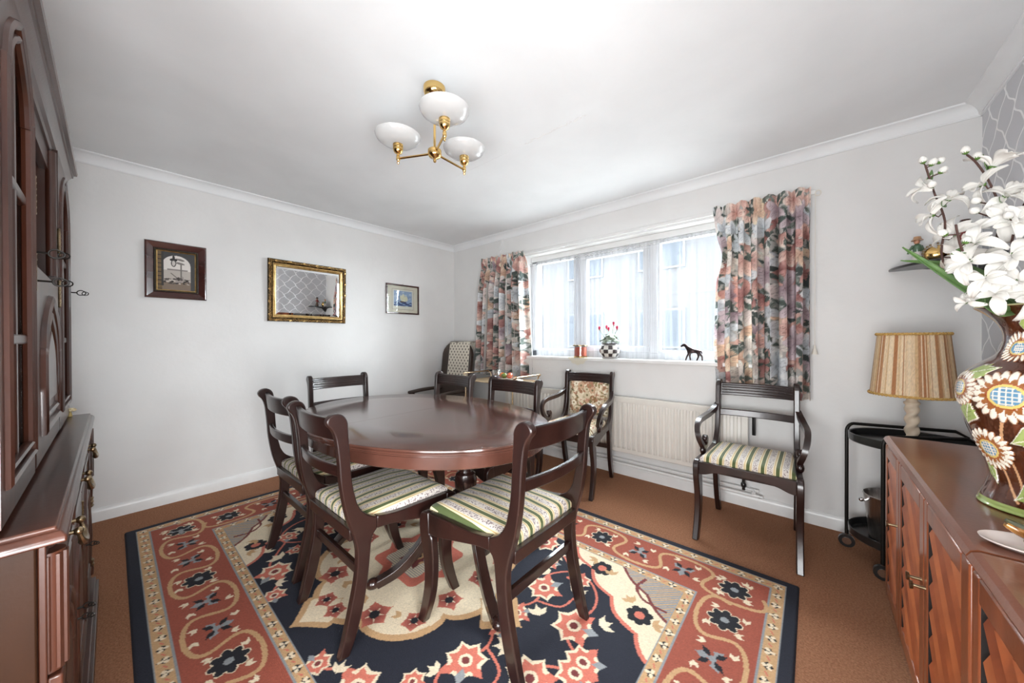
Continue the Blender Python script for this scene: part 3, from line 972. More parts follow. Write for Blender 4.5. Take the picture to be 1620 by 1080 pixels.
def pad(wr, wfr, y0, y1, z0, z1, rnd=0.02, nx=14, ny=14):
    """upholstered drop-in seat: domed top, rounded edges"""
    def ring(k, z, ins):
        pts = []
        c = [(-(wr - ins), y0 + ins), (wr - ins, y0 + ins), (wfr - ins, y1 - ins), (-(wfr - ins), y1 - ins)]
        out = []
        for i in range(4):
            a, b = c[i], c[(i + 1) % 4]
            for j in range(10):
                t = j / 10
                out.append((a[0] + (b[0] - a[0]) * t, a[1] + (b[1] - a[1]) * t, z))
        return out
    h = z1 - z0
    rs = [ring(0, z0, 0.004), ring(0, z0 + h * 0.15, 0), ring(0, z0 + h * 0.5, 0.0), ring(0, z0 + h * 0.72, 0.005), ring(0, z0 + h * 0.88, 0.016), ring(0, z0 + h * 0.96, 0.035), ring(0, z1 + 0.001, 0.07), ring(0, z1 + 0.006, 0.12), ring(0, z1 + 0.008, min(wr, (y1 - y0) / 2) * 0.98)]
    return LMB().rings(rs)


def back_rail(z0, z1, yb, sag, hw, th, tilt=0.0, n=14):
    rs = []
    for k in range(n + 1):
        x = -hw + 2 * hw * k / n
        y = yb - sag * (1 - (x / hw) ** 2)
        rs.append([(x, y - th / 2, z0), (x, y + th / 2, z0), (x, y + th / 2 - tilt, z1), (x, y - th / 2 - tilt, z1)])
    return LMB().rings(rs)


def make_chair(name, label, arms=False, uphol=False, group=None):
    wb_, wf_ = (0.212, 0.240)
    wf = lambda y: wb_ + (wf_ - wb_) * (y + 0.25) / 0.5
    t = thing(name, label, 'chair', group=group)
    for s in (-1, 1):
        side_piece(POST, s, wf).build('back_post', MAHOG, t, bevel=0.005)
        side_piece(RAIL, s, wf, RT - 0.002).build('side_rail', MAHOG, t, bevel=0.003)
        side_piece(FLEG, s, wf, RT + 0.002).build('front_leg', MAHOG, t, bevel=0.005)
    LMB().box(-0.20, 0.20, -0.235, -0.215, 0.41, 0.455).build('rear_rail', MAHOG, t, bevel=0.003)
    apr = crom([(-0.226, 0.385), (-0.19, 0.392), (-0.13, 0.412), (0, 0.418), (0.13, 0.412), (0.19, 0.392), (0.226, 0.385)], 4)
    LMB().prism(apr + [(0.226, 0.462), (-0.226, 0.462)], lambda x, z: (x, 0.212, z), lambda x, z: (x, 0.234, z)).build('front_rail', MAHOG, t, bevel=0.003)
    back_rail(0.268, 0.304, -0.197, 0, 0.20, 0.020).build('stretcher', MAHOG, t, bevel=0.003)
    top = back_rail(0.803, 0.886, -0.266, 0.028, 0.204, 0.022, 0.012).build('top_rail', MAHOG, t, bevel=0.005)
    if not uphol:
        back_rail(0.664, 0.708, -0.257, 0.026, 0.204, 0.020, 0.004).build('middle_rail', MAHOG, t, bevel=0.005)
    re = LMB()
    for z in (0.822, 0.840, 0.858, 0.872) if not uphol else (0.83, 0.86):
        yb = -0.266 + 0.0112 - 0.012 * (z - 0.803) / 0.083
        re.tube([(x, yb - 0.028 * (1 - (x / 0.204) ** 2), z) for x in np.linspace(-0.19, 0.19, 13)], 0.0035, 6)
    re.build('reeding', MAHOG, top)
    if not uphol:
        pad(0.199, 0.224, -0.212, 0.213, 0.448, 0.500).build('seat', STRIPE, t, smooth=60)
    if arms:
        for s in (-1, 1):
            yz = crom([(-0.262, 0.735), (-0.215, 0.705), (-0.14, 0.682), (-0.05, 0.672), (0.03, 0.664), (0.085, 0.640), (0.112, 0.600), (0.112, 0.555), (0.092, 0.520), (0.060, 0.506), (0.030, 0.520), (0.022, 0.548), (0.038, 0.566), (0.055, 0.560)], 4)
            n_ = len(yz)
            pts = []
            for i, (y, z) in enumerate(yz):
                u = i / (n_ - 1)
                bulge = math.sin(min(1, u * 1.7) * PI) * 0.035
                x = s * (wf(y) + bulge + 0.004)
                pts.append((x, y, z))
            ws = [0.030 - 0.006 * i / n_ for i in range(n_)]
            hs_ = [0.034 - 0.010 * i / n_ for i in range(n_)]
            LMB().strip(pts, ws, hs_, (1, 0, 0)).build('arm', MAHOG, t, bevel=0.004)
            LMB().ball((s * (wf(0.075) + 0.006), 0.078, 0.490), (0.018, 0.026, 0.03), 10).build('arm_block', MAHOG, t)
            pts_ = (s * (wf(0.045) + 0.004), 0.045, 0.556)
            LMB().ball(pts_, (0.017, 0.020, 0.020), 10).build('scroll', MAHOG, t)
    return t, wf


def place(o, x, y, deg, label, group):
    """front of the chair (local +y) turned to heading deg (0 = towards the window, +90 = towards -x)"""
    o.location = (x, y, 0)
    o.rotation_euler = (0, 0, R(deg))
    o['label'] = label
    o['group'] = group
    return o


ch0, _ = make_chair('dining_chair', 'x')
G1 = 'striped dining chairs around the table'
spots = [(2.035, -2.128, 0, 'striped-seat mahogany chair nearest the camera on the near long side of the table'),
         (1.450, -2.100, 0, 'striped-seat chair on the near side of the table, behind the nearest chair'),
         (2.565, -1.855, 90, 'striped-seat mahogany chair at the right-hand end of the table, back to the sideboard'),
         (0.985, -1.765, -90, 'mahogany dining chair at the far left end of the table before the blank wall'),
         (1.335, -1.385, 180, 'dining chair on the far side of the table in front of the brown wing chair'),
         (1.965, -1.365, 180, 'dining chair on the far side of the table in front of the gold tea trolley')]
for i, (x, y, dg, lb) in enumerate(spots):
    o = ch0 if i == 0 else copy_tree(ch0)
    place(o, x, y, dg, lb, G1)
    o.location.z = RUGZ

ac, _ = make_chair('carver_chair', 'dark scroll-armed carver chair with striped seat against the right of the window wall', True)
ac.location, ac.rotation_euler = (3.275, -0.435, 0), (0, 0, R(180))

ua, wfu = make_chair('upholstered_armchair', 'mahogany scroll-arm chair with cream floral tapestry back and seat in front of the radiator', True, True)
ua.location, ua.rotation_euler = (2.065, -0.415, 0), (0, 0, R(185))
# floral tapestry panels for it
rng = random.Random(5)


def tapestry(w, h, nx, ny, seed):
    r_ = random.Random(seed)
    c = Canvas(w, h, nx, ny, lin(222, 208, 182))
    cols = [lin(150, 132, 92), lin(120, 110, 78), lin(196, 160, 130), lin(168, 120, 92), lin(205, 190, 160), lin(235, 226, 206), lin(140, 108, 70), lin(190, 140, 120)]
    for k in range(260):
        x, y = r_.uniform(0, w), r_.uniform(0, h)
        c.ell(x, y, r_.uniform(0.012, 0.038), r_.uniform(0.004, 0.012), r_.uniform(0, PI), r_.choice(cols), None, 1)
    for k in range(26):
        x, y = r_.uniform(0, w), r_.uniform(0, h)
        c.petals(x, y, r_.uniform(0.016, 0.034), r_.choice((5, 6)), r_.choice(cols[2:6]), r_.uniform(0, 6), 0.7, None, r_.choice(cols[:2]), 0.3)
    c.grain(0.06, seed)
    return c


c = tapestry(0.36, 0.29, 110, 90, 2)


def backpanel(X, Y):
    x = X - 0.18
    e = np.minimum(np.minimum(X, 0.36 - X), np.minimum(Y, 0.29 - Y))
    y = -0.259 - 0.018 * (1 - (x / 0.2) ** 2) - 0.02 * (Y / 0.29 - 0.3) + 0.034 * np.sqrt(np.clip(e / 0.035, 0, 1))
    return x, y, 0.522 + Y


canvas_grid('back_pad', c, backpanel, TAPESTRY, ua)
back_rail(0.512, 0.815, -0.268, 0.020, 0.186, 0.016, 0.018).build('back_board', TAPESTRY, ua)
vcol(ua.children[-1].data if False else bpy.data.objects['back_board'].data, np.tile(np.array(lin(205, 190, 160)), (len(bpy.data.objects['back_board'].data.vertices), 1)))
c = tapestry(0.44, 0.43, 100, 100, 9)


def seatpanel(X, Y):
    v = Y / 0.43
    hw = 0.199 + 0.025 * v
    x = (X / 0.44 * 2 - 1) * hw
    e = np.minimum(np.minimum(X, 0.44 - X), np.minimum(Y, 0.43 - Y))
    return x, -0.213 + Y * 0.995, 0.450 + 0.052 * np.sqrt(np.clip(e / 0.03, 0, 1)) + 0.006 * np.clip(e / 0.2, 0, 1)


canvas_grid('seat', c, seatpanel, TAPESTRY, ua)
LMB().box(-0.19, 0.19, -0.205, 0.205, 0.425, 0.449).build('seat_base', MAHOG, ua)
LMB().box(-0.19, 0.19, -0.205, 0.205, 0.425, 0.449)

# ------------------------------------------------------------------ dresser (left, against the front wall)
dz = thing('dresser', 'tall dark oak dresser with glazed arched doors, drawers and brass pulls at the left edge', 'dresser', (1.765, -3.26, 0))
YB, YF, YW = -3.475, -3.040, -3.004      # back, base front, worktop front
XA, XB, WT = 1.035, 2.495, 0.850
P_ = lambda mb, n_, m_, par=None, **k: mb.build(n_, m_, par or dz, **k)
P_(MB().box(XA, XB, YB, YF, 0.10, WT - 0.03), 'base_carcass', OAK_END_DARKENED, bevel=0.002)
# worktop with moulded edge
prof = [(0, 0), (0.0, 0.012), (-0.006, 0.020), (-0.012, 0.022), (-0.012, 0.030), (-0.03, 0.030)]
rs = []
for o_, h_ in [(-0.05, 0)] + prof:
    rs.append([(XA - 0.035 - o_, YB, WT - 0.03 + h_), (XB + 0.035 + o_, YB, WT - 0.03 + h_), (XB + 0.035 + o_, YW + o_, WT - 0.03 + h_), (XA - 0.035 - o_, YW + o_, WT - 0.03 + h_)])
P_(MB().rings(rs), 'worktop', OAK_X, bevel=0.003)
# plinth with stepped moulding
pl = MB()
for e_, z0, z1 in ((0.045, 0.0, 0.055), (0.036, 0.055, 0.075), (0.022, 0.075, 0.095), (0.010, 0.095, 0.11)):
    pl.box(XA - e_, XB + e_, YB, YF + e_, z0, z1)
P_(pl, 'plinth', OAK_X, bevel=0.003)
# side panel stiles on the visible end
P_(MB().box(XB, XB + 0.012, YF - 0.07, YF, 0.11, WT - 0.032).box(XB, XB + 0.012, YB, YB + 0.07, 0.11, WT - 0.032).box(XB, XB + 0.012, YB + 0.07, YF - 0.07, 0.11, 0.19).box(XB, XB + 0.012, YB + 0.07, YF - 0.07, WT - 0.11, WT - 0.032), 'end_frame', OAK_END_DARKENED, bevel=0.003)
# corner pilasters: fluted drum above a turned brass-ringed column
for xc in (XB - 0.030, XA + 0.030):
    pi_ = P_(MB().box(xc - 0.03, xc + 0.03, YF, YF + 0.010, 0.11, WT - 0.032), 'pilaster', OAK, bevel=0.002)
    dm = MB()
    dm.lathe([(0.001, 0.0), (0.021, 0.0), (0.021, 0.225), (0.001, 0.225)], 20, (xc, YF + 0.010, 0.565))
    for k in range(10):
        a = 2 * PI * k / 10
        dm.tube([(xc + 0.021 * math.cos(a), YF + 0.010 + 0.021 * math.sin(a), z) for z in (0.57, 0.785)], 0.004, 6)
    dm.build('fluted_drum', OAK, pi_)
    MB().box(xc - 0.03, xc + 0.03, YF + 0.010, YF + 0.028, 0.525, 0.562).build('block', OAK, pi_, bevel=0.003)
    MB().lathe([(0.001, 0.12), (0.020, 0.12), (0.020, 0.15), (0.013, 0.17), (0.017, 0.30), (0.013, 0.42), (0.018, 0.47), (0.020, 0.52), (0.001, 0.52)], 18, (xc, YF + 0.012, 0)).build('turned_column', OAK, pi_)
    br = MB()
    for z in (0.165, 0.182, 0.436, 0.452, 0.468):
        br.lathe([(0.001, z - 0.007), (0.019, z - 0.007), (0.022, z), (0.019, z + 0.007), (0.001, z + 0.007)], 18, (xc, YF + 0.012, 0))
    br.build('brass_ring', OLDBRASS, pi_)


def pull(par, x, y, z):
    mb = MB()
    for s in (-1, 1):
        mb.tube([(x + s * 0.04, y, z), (x + s * 0.04, y + 0.004, z)], [0.014, 0.012], 12)
        mb.tube([(x + s * 0.04, y + 0.004, z), (x + s * 0.04, y + 0.020, z)], 0.005, 8)
        mb.ball((x + s * 0.04, y + 0.022, z), 0.009, 10)
    arc = crom([(x - 0.04, y + 0.022, z), (x - 0.036, y + 0.026, z - 0.02), (x - 0.018, y + 0.028, z - 0.034), (x, y + 0.028, z - 0.038), (x + 0.018, y + 0.028, z - 0.034), (x + 0.036, y + 0.026, z - 0.02), (x + 0.04, y + 0.022, z)], 4)
    mb.tube(arc, [0.0035 + 0.006 * math.sin(PI * i / (len(arc) - 1)) ** 2 for i in range(len(arc))], 8)
    return mb.build('pull', OLDBRASS, par)


def key(par, x, y, z, s=1.0):
    mb = MB().tube([(x, y, z), (x, y + 0.03 * s, z)], 0.0028, 6)
    mb.tube([(x, y + (0.03 + 0.018 * (1 - math.cos(a)) * 0.9) * s, z + 0.012 * s * math.sin(a) * (1.2 if math.cos(a) > 0 else 1)) for a in [2 * PI * k / 16 for k in range(16)]], 0.002, 6, closed=True)
    mb.tube([(x + 0.004 * math.cos(a), y + (0.060 + 0.012 * math.cos(a)) * s, z - 0.002 + 0.010 * s * math.sin(a)) for a in [2 * PI * k / 12 for k in range(12)]], 0.0016, 6, closed=True)
    return mb.build('key', IRON, par)


def arch(x0, x1, zb, zt, y):
    xm, w_ = (x0 + x1) / 2, x1 - x0
    h_ = min(0.17, w_ * 0.6)
    L_ = [(x0, zb), (x0, zb + (zt - h_ - zb) * 0.5), (x0, zt - h_), (x0 + 0.03 * w_, zt - h_ * 0.88), (x0 + 0.08 * w_, zt - h_ * 0.55), (x0 + 0.24 * w_, zt - h_ * 0.26), (x0 + 0.40 * w_, zt - h_ * 0.10), (xm, zt)]
    up = [L_[0]] + crom(L_[1:], 4)
    return [(x, y, z) for x, z in up + [(x0 + x1 - x, z) for x, z in reversed(up[:-1])]]


def hinge(par, x, y, z):
    mb = MB().tube([(x, y, z - 0.045), (x, y, z + 0.045)], 0.0045, 8)
    for k in range(7):
        mb.ball((x, y, z - 0.045 + 0.015 * k), 0.0058, 6)
    return mb.build('hinge', OLDBRASS, par)


bays = [(1.075, 1.525), (1.535, 1.995), (2.005, 2.455)]
for i, (a, b) in enumerate(bays):
    dw = P_(MB().box(a, b, YF, YF + 0.016, 0.660, 0.800), 'drawer', OAK_X, bevel=0.006)
    MB().tube([(a + 0.02, YF + 0.016, 0.680), (b - 0.02, YF + 0.016, 0.680), (b - 0.02, YF + 0.016, 0.782), (a + 0.02, YF + 0.016, 0.782)], 0.005, 6, closed=True).build('beading', OAK_X, dw)
    pull(dw, (a + b) / 2, YF + 0.016, 0.745)
    do = P_(MB().box(a, b, YF, YF + 0.016, 0.125, 0.635), 'base_door', OAK, bevel=0.005)
    for ins, r_ in ((0.050, 0.010), (0.078, 0.008)):
        MB().tube(arch(a + ins, b - ins, 0.175 + ins - 0.05, 0.600 - (ins - 0.05) * 1.2, YF + 0.016), r_, 8, closed=True).build('arch_moulding', OAK, do)
    MB().prism([(p[0], p[2]) for p in arch(a + 0.10, b - 0.10, 0.225, 0.53, 0)], lambda x, z: (x, YF + 0.014, z), lambda x, z: (x, YF + 0.021, z)).build('raised_panel', OAK, do, bevel=0.004)
    key(do, b - 0.025 if i < 2 else a + 0.025, YF + 0.016, 0.42, 0.55)
    hinge(do, a - 0.002 if i < 2 else b + 0.002, YF + 0.016, 0.55)
    hinge(do, a - 0.002 if i < 2 else b + 0.002, YF + 0.016, 0.20)
# ---- upper cabinet
UB, UF = YB, -3.095
UX0, UX1, UZ0, UZ1 = 1.020, 2.520, WT, 1.900
P_(MB().box(UX0, UX0 + 0.02, UB, UF, UZ0, UZ1).box(UX1 - 0.02, UX1, UB, UF, UZ0, UZ1).box(UX0 + 0.02, UX1 - 0.02, UB, UB + 0.012, UZ0, UZ1).box(UX0 + 0.02, UX1 - 0.02, UB + 0.012, UF, UZ1 - 0.02, UZ1).box(UX0 + 0.02, UX1 - 0.02, UB + 0.012, UF, UZ0, UZ0 + 0.03)
   .box(1.470, 1.490, UB + 0.012, UF, UZ0 + 0.03, UZ1 - 0.02).box(2.085, 2.105, UB + 0.012, UF, UZ0 + 0.03, UZ1 - 0.02), 'upper_carcass', OAK)
for z in (1.18, 1.55):
    P_(MB().box(UX0 + 0.02, 1.47, UB + 0.012, UF - 0.03, z, z + 0.016), 'shelf', OAK_X)
    P_(MB().box(2.105, UX1 - 0.02, UB + 0.012, UF - 0.03, z, z + 0.016), 'shelf', OAK_X)
P_(MB().box(1.49, 2.085, UB + 0.012, UF - 0.004, 1.39, 1.41), 'shelf', OAK_X)
P_(MB().box(1.49, 2.085, UF - 0.02, UF, UZ1 - 0.10, UZ1 - 0.02), 'frieze_rail', OAK_X)
# turned corner posts beside the open niche
for x in (1.482, 2.093):
    P_(MB().tube([(x, UF + 0.004, 1.42), (x, UF + 0.004, UZ1 - 0.03)], 0.014, 12), 'niche_post', OAK)
for i, (a, b) in enumerate(((1.030, 1.470), (2.105, 2.510))):
    z0, z1 = UZ0 + 0.012, UZ1 - 0.015
    y0, y1 = UF, UF + 0.020
    fr_ = MB().box(a, a + 0.045, y0, y1, z0, z1).box(b - 0.045, b, y0, y1, z0, z1).box(a + 0.045, b - 0.045, y0, y1, z0, z0 + 0.06)
    ar = [(p[0], p[2]) for p in arch(a + 0.045, b - 0.045, z0 + 0.06, z1 - 0.03, 0)]
    ar = [q_ for q_ in ar if q_[1] > z1 - 0.24]
    fr_.prism([(a + 0.045, z1)] + ar + [(b - 0.045, z1)], lambda x, z: (x, y0, z), lambda x, z: (x, y1, z))
    gd = P_(fr_, 'glazed_door', OAK)
    for ins, r_ in ((0.048, 0.011), (0.072, 0.009)):
        MB().tube(arch(a + ins, b - ins, z0 + 0.06 + ins - 0.045, z1 - 0.035 - (ins - 0.045) * 1.2, y1 - 0.002), r_, 8, closed=True).build('arch_moulding', OAK, gd)
    for z in (1.18, 1.50):
        MB().box(a + 0.06, b - 0.06, y0 + 0.003, y1 - 0.002, z, z + 0.022).build('glazing_bar', OAK, gd, bevel=0.004)
    xm = (a + b) / 2
    MB().box(xm - 0.011, xm + 0.011, y0 + 0.003, y1 - 0.003, z0 + 0.07, z1 - 0.04).build('glazing_bar', OAK, gd, bevel=0.004)
    MB().box(a + 0.046, b - 0.046, y0 + 0.006, y0 + 0.009, z0 + 0.061, z1 - 0.05).build('pane', GLASS, gd)
    hinge(gd, b + 0.002 if i == 0 else a - 0.002, y1 + 0.001, 1.36)
    hinge(gd, b + 0.002 if i == 0 else a - 0.002, y1 + 0.001, 1.55)
    key(gd, a + 0.02 if i == 0 else a + 0.02, y1, 1.405, 0.8)
a, b = 1.495, 2.080
cdr = P_(MB().box(a, b, UF, UF + 0.020, UZ0 + 0.012, 1.385), 'centre_door', OAK, bevel=0.004)
for ins, r_ in ((0.10, 0.014), (0.135, 0.010)):
    MB().tube(arch(a + ins, b - ins, UZ0 + 0.09 + ins - 0.10, 1.315 - (ins - 0.1) * 1.3, UF + 0.019), r_, 8, closed=True).build('arch_moulding', OAK, cdr)
MB().prism([(p[0], p[2]) for p in arch(a + 0.165, b - 0.165, UZ0 + 0.16, 1.22, 0)], lambda x, z: (x, UF + 0.016, z), lambda x, z: (x, UF + 0.026, z)).build('raised_panel', OAK, cdr, bevel=0.005)
key(cdr, b - 0.05, UF + 0.020, 1.345, 0.8)
# cornice: stepped and coved, mitred at the ends
rs = []
for e_, z in ((-0.02, UZ1 - 0.03), (0.006, UZ1 - 0.03), (0.008, UZ1 - 0.012), (0.016, UZ1 - 0.006), (0.020, UZ1 + 0.016), (0.030, UZ1 + 0.032), (0.034, UZ1 + 0.034), (0.036, UZ1 + 0.046), (0.045, UZ1 + 0.050), (0.047, UZ1 + 0.062), (0.02, UZ1 + 0.062)):
    rs.append([(UX0 - e_, UB, z), (UX1 + e_, UB, z), (UX1 + e_, UF + e_, z), (UX0 - e_, UF + e_, z)])
P_(MB().rings(rs), 'cornice', OAK_X, smooth=25)
# dried flower sprig at the far end of the worktop
sp_ = thing('dried_flower', 'small cream dried flower on the far end of the dresser worktop', 'flower', (1.06, -3.075, WT))
MB().tube([(1.06, -3.075, WT + 0.001), (1.058, -3.073, WT + 0.022)], [0.010, 0.004], 8).build('stalk', mat('straw', lin(196, 170, 110), 0.9), sp_)
mb = MB()
for k in range(9):
    a_ = k * 2.4
    mb.ball((1.058 + 0.012 * math.cos(a_), -3.073 + 0.012 * math.sin(a_), WT + 0.028 + 0.003 * (k % 3)), (0.009, 0.009, 0.006), 6)
mb.build('flower_head', mat('dried_petal', lin(232, 216, 176), 0.9), sp_)

# ------------------------------------------------------------------ sideboards along the right wall
SX, SZT = 3.800, 0.757


def clip(poly, f):
    out = []
    for i in range(len(poly)):
        a, b = poly[i], poly[(i + 1) % len(poly)]
        fa, fb = f(a), f(b)
        if fa >= 0: out.append(a)
        if (fa >= 0) != (fb >= 0):
            t = fa / (fa - fb)
            out.append((a[0] + (b[0] - a[0]) * t, a[1] + (b[1] - a[1]) * t))
    return out


def sideboard(y0, y1, doors, label, handles):
    t = thing('sideboard', label, 'sideboard', ((SX + ROOM_W) / 2, (y0 + y1) / 2, 0), 0, 'teak louvred sideboards')
    B = ROOM_W - 0.018
    MB().box(SX + 0.048, B, y1, y0, 0.07, SZT - 0.028).build('carcass', TEAK, t)
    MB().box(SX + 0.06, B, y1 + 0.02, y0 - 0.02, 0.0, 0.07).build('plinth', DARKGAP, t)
    rs = []
    for e_, z in ((0.012, SZT - 0.028), (0.004, SZT - 0.026), (0.0, SZT - 0.016), (0.006, SZT - 0.005), (0.016, SZT), (0.05, SZT)):
        rs.append([(SX + e_, y1, z), (B, y1, z), (B, y0 - e_ * 0.3, z), (SX + e_, y0 - e_ * 0.3, z)])
    MB().rings(rs).build('top', TEAK_Y, t, smooth=25)
    for (a, b), hd in zip(doors, handles):
        z0, z1 = 0.078, SZT - 0.036
        xf, xb = SX + 0.006, SX + 0.048
        e = 0.052
        fr_ = MB().box(xf, xb, b, b + e, z0, z1).box(xf, xb, a - e * 0.7, a, z0, z1).box(xf, xb, b + e, a - e * 0.7, z0, z0 + e).box(xf, xb, b + e, a - e * 0.7, z1 - e, z1)
        d_ = fr_.build('door', TEAK, t, bevel=0.004)
        MB().box(xb - 0.006, xb - 0.001, b + e, a - e * 0.7, z0 + e, z1 - e).box(xf + 0.003, xb - 0.006, a - e * 0.7 - 0.003, a - e * 0.7 + 0.0005, z0 + e, z1 - e).build('shadow_gap_strip', DARKGAP, d_)  # near-black back and strip painting the shadow gap beside the slats
        ya, yb = b + e + 0.001, a - e * 0.7 - 0.024
        za, zb = z0 + e + 0.001, z1 - e - 0.001
        wq = 0.052
        q0 = (za - yb) / math.sqrt(2)
        q1 = (zb - ya) / math.sqrt(2)
        k = 0
        while q0 + k * wq < q1:
            lo, hi = q0 + k * wq + 0.0008, q0 + (k + 1) * wq - 0.0008
            poly = [(ya, za), (yb, za), (yb, zb), (ya, zb)]
            qf = lambda p: (p[1] - p[0]) / math.sqrt(2)
            poly = clip(clip(poly, lambda p: qf(p) - lo), lambda p: hi - qf(p))
            k += 1
            if len(poly) < 3: continue
            xq = lambda y, z: xf + 0.030 - 0.030 * (1 - ((z - y) / math.sqrt(2) - lo) / (hi - lo))
            MB().prism(poly, lambda y, z: (xb - 0.006, y, z), lambda y, z: (xq(y, z), y, z)).build('slat', TEAKS[(k * 7 + int(-a * 10)) % 3], d_, smooth=0)
        hy = b + 0.026 if hd == 'near' else a - 0.018
        hz = 0.47
        MB().tube([(xf + 0.002, hy, hz), (xf - 0.026, hy, hz)], [0.005, 0.004], 10).tube([(xf - 0.024, hy, hz), (xf - 0.030, hy, hz)], [0.011, 0.0125], 14).build('knob', OLDBRASS, d_)
    return t


sideboard(-0.69, -1.797, [(-0.697, -1.010), (-1.015, -1.400), (-1.405, -1.790)], 'teak sideboard with diagonal slatted doors below the big vase', ['near', 'near', 'far'])
sideboard(-1.803, -2.60, [(-1.810, -2.20), (-2.205, -2.593)], 'teak sideboard with slatted doors cut off by the right bottom corner', ['near', 'far'])

# ------------------------------------------------------------------ black drinks trolley, ice bucket, lamp
tc_ = (3.955, -0.275)
bt = thing('drinks_trolley', 'black oval two-tier drinks trolley with chrome-black tube frame beside the sideboard', 'trolley', (tc_[0], tc_[1], 0))
BA, BBv = 0.245, 0.205
for z in (0.125, 0.635):
    el = lambda s_, zz: [(tc_[0] + (BA + s_) * math.cos(2 * PI * k / 48), tc_[1] + (BBv + s_) * math.sin(2 * PI * k / 48), zz) for k in range(48)]
    MB().rings([el(-0.02, z), el(-0.006, z), el(0.0, z + 0.006), el(0.002, z + 0.042), el(-0.002, z + 0.044), el(-0.006, z + 0.040), el(-0.008, z + 0.010), el(-0.02, z + 0.006)], True, True, True).build('tray', BLACK, bt)
lx, rx = -0.238, -0.112
pts = [(3.708, -0.20), (3.823, -0.468)]
for (x, y), s in zip(pts, (1, 1)):
    pp = [(x, y, 0.075), (x, y, 0.66)] + [(x + 0.03 * (1 - math.cos(a)), y + (0.03 if y > -0.3 else 0.03) * (1 - math.cos(a)) * 0.6, 0.66 + 0.045 * math.sin(a)) for a in np.linspace(0.2, PI / 2, 6)] + [(4.12, min(y + 0.20, -0.09), 0.705), (4.16, min(y + 0.21, -0.08), 0.68), (4.165, min(y + 0.21, -0.08), 0.075)]
    MB().tube(pp, 0.0085, 10).build('frame_tube', IRON, bt)
for (x, y) in pts + [(4.165, -0.082), (4.165, -0.262)]:
    wh = MB().tube([(x, y - 0.010, 0.036), (x, y + 0.010, 0.036)], 0.0355, 18)
    wh.build('wheel', BLACK, bt)
    MB().tube([(x, y - 0.0115, 0.036), (x, y + 0.0115, 0.036)], 0.020, 14).tube([(x, y, 0.045), (x, y, 0.08)], 0.008, 8).build('hub', CHROME, bt)
ib = thing('ice_bucket', 'brushed steel ice bucket on the lower tier of the black trolley', 'bucket', (3.872, -0.285, 0.131))
bx_, by_ = 3.872, -0.285
MB().lathe([(0.001, 0), (0.078, 0), (0.082, 0.006), (0.104, 0.225), (0.108, 0.230), (0.104, 0.233), (0.099, 0.226), (0.077, 0.012), (0.001, 0.010)], 36, (bx_, by_, 0.1315)).build('body', STEEL, ib)
for s in (-1, 1):
    a_ = R(195) if s < 0 else R(15)
    MB().tube([(bx_ + 0.099 * math.cos(a_), by_ + 0.099 * math.sin(a_), 0.325), (bx_ + 0.114 * math.cos(a_), by_ + 0.114 * math.sin(a_), 0.325)], 0.006, 8).ball((bx_ + 0.118 * math.cos(a_), by_ + 0.118 * math.sin(a_), 0.325), 0.011, 10).build('lug', CHROME, ib)

LMX, LMY, LMZ = 3.940, -0.300, 0.642
lp = thing('table_lamp', 'table lamp with straw-striped drum shade and white barley-twist stem on the black trolley', 'lamp', (LMX, LMY, LMZ))
tw = MB()


def twist(i, j):
    z = 0.030 + 0.185 * j / 60
    a = 2 * PI * i / 32
    fade = min(1, j / 8, (60 - j) / 8)
    r_ = 0.0235 + 0.0045 * fade * math.cos(2 * (a - 2 * PI * j / 60 * 1.7))
    return (LMX + r_ * math.cos(a), LMY + r_ * math.sin(a), LMZ + z)


tw.grid(twist, 32, 61, True)
tw.build('twisted_stem', mat('cream_turned_wood', lin(222, 204, 180), 0.4, coat=0.2), lp, smooth=180)
MB().lathe([(0.001, 0), (0.062, 0), (0.064, 0.010), (0.05, 0.016), (0.030, 0.022), (0.024, 0.034), (0.001, 0.034)], 32, (LMX, LMY, LMZ)).lathe([(0.001, 0.212), (0.028, 0.212), (0.030, 0.222), (0.020, 0.232), (0.018, 0.250), (0.024, 0.262), (0.036, 0.268), (0.036, 0.274), (0.001, 0.274)], 28, (LMX, LMY, LMZ)).build('base_and_cap', bpy.data.materials['cream_turned_wood'], lp)
MB().lathe([(0.001, 0.27), (0.012, 0.27), (0.012, 0.33), (0.017, 0.33), (0.017, 0.36), (0.001, 0.36)], 14, (LMX, LMY, LMZ)).build('lamp_holder', BRASS, lp)
SZ0_, SZ1_, SR0, SR1 = 0.905, 1.210, 0.150, 0.123
c = Canvas(1.0, 0.3, 420, 40, lin(214, 186, 146))
r_ = random.Random(4)
tones = [lin(232, 208, 172), lin(216, 184, 140), lin(186, 134, 92), lin(222, 194, 152), lin(190, 142, 102), lin(238, 218, 186)]
wts = [5, 4, 1.5, 5, 1.3, 4]
k = 0
while k < 420:
    wd = r_.randint(1, 5)
    c.C[:, k:k + wd] = r_.choices(tones, wts)[0]
    k += wd
for x in (0.03, 0.16, 0.29, 0.36, 0.47, 0.58, 0.66, 0.77, 0.88, 0.95):
    for q_ in range(5):
        k = int((x + r_.uniform(-0.012, 0.012)) * 420)
        c.C[:, max(0, k):k + 2] = r_.choice([lin(160, 102, 64), lin(184, 128, 86)])
c.grain(0.08, 3)
c.C[:, -1] = c.C[:, 0]
shade = canvas_grid('shade', c, lambda X, Y: (LMX + (SR0 + (SR1 - SR0) * Y / 0.3) * np.cos(2 * PI * X), LMY + (SR0 + (SR1 - SR0) * Y / 0.3) * np.sin(2 * PI * X), SZ0_ + (SZ1_ - SZ0_) * Y / 0.3), pattern_mat('raffia_shade', 0.85, translucent=0.3), lp, (LMX, LMY, LMZ))
s_ = shade.modifiers.new('thick', 'SOLIDIFY'); s_.thickness = 0.003
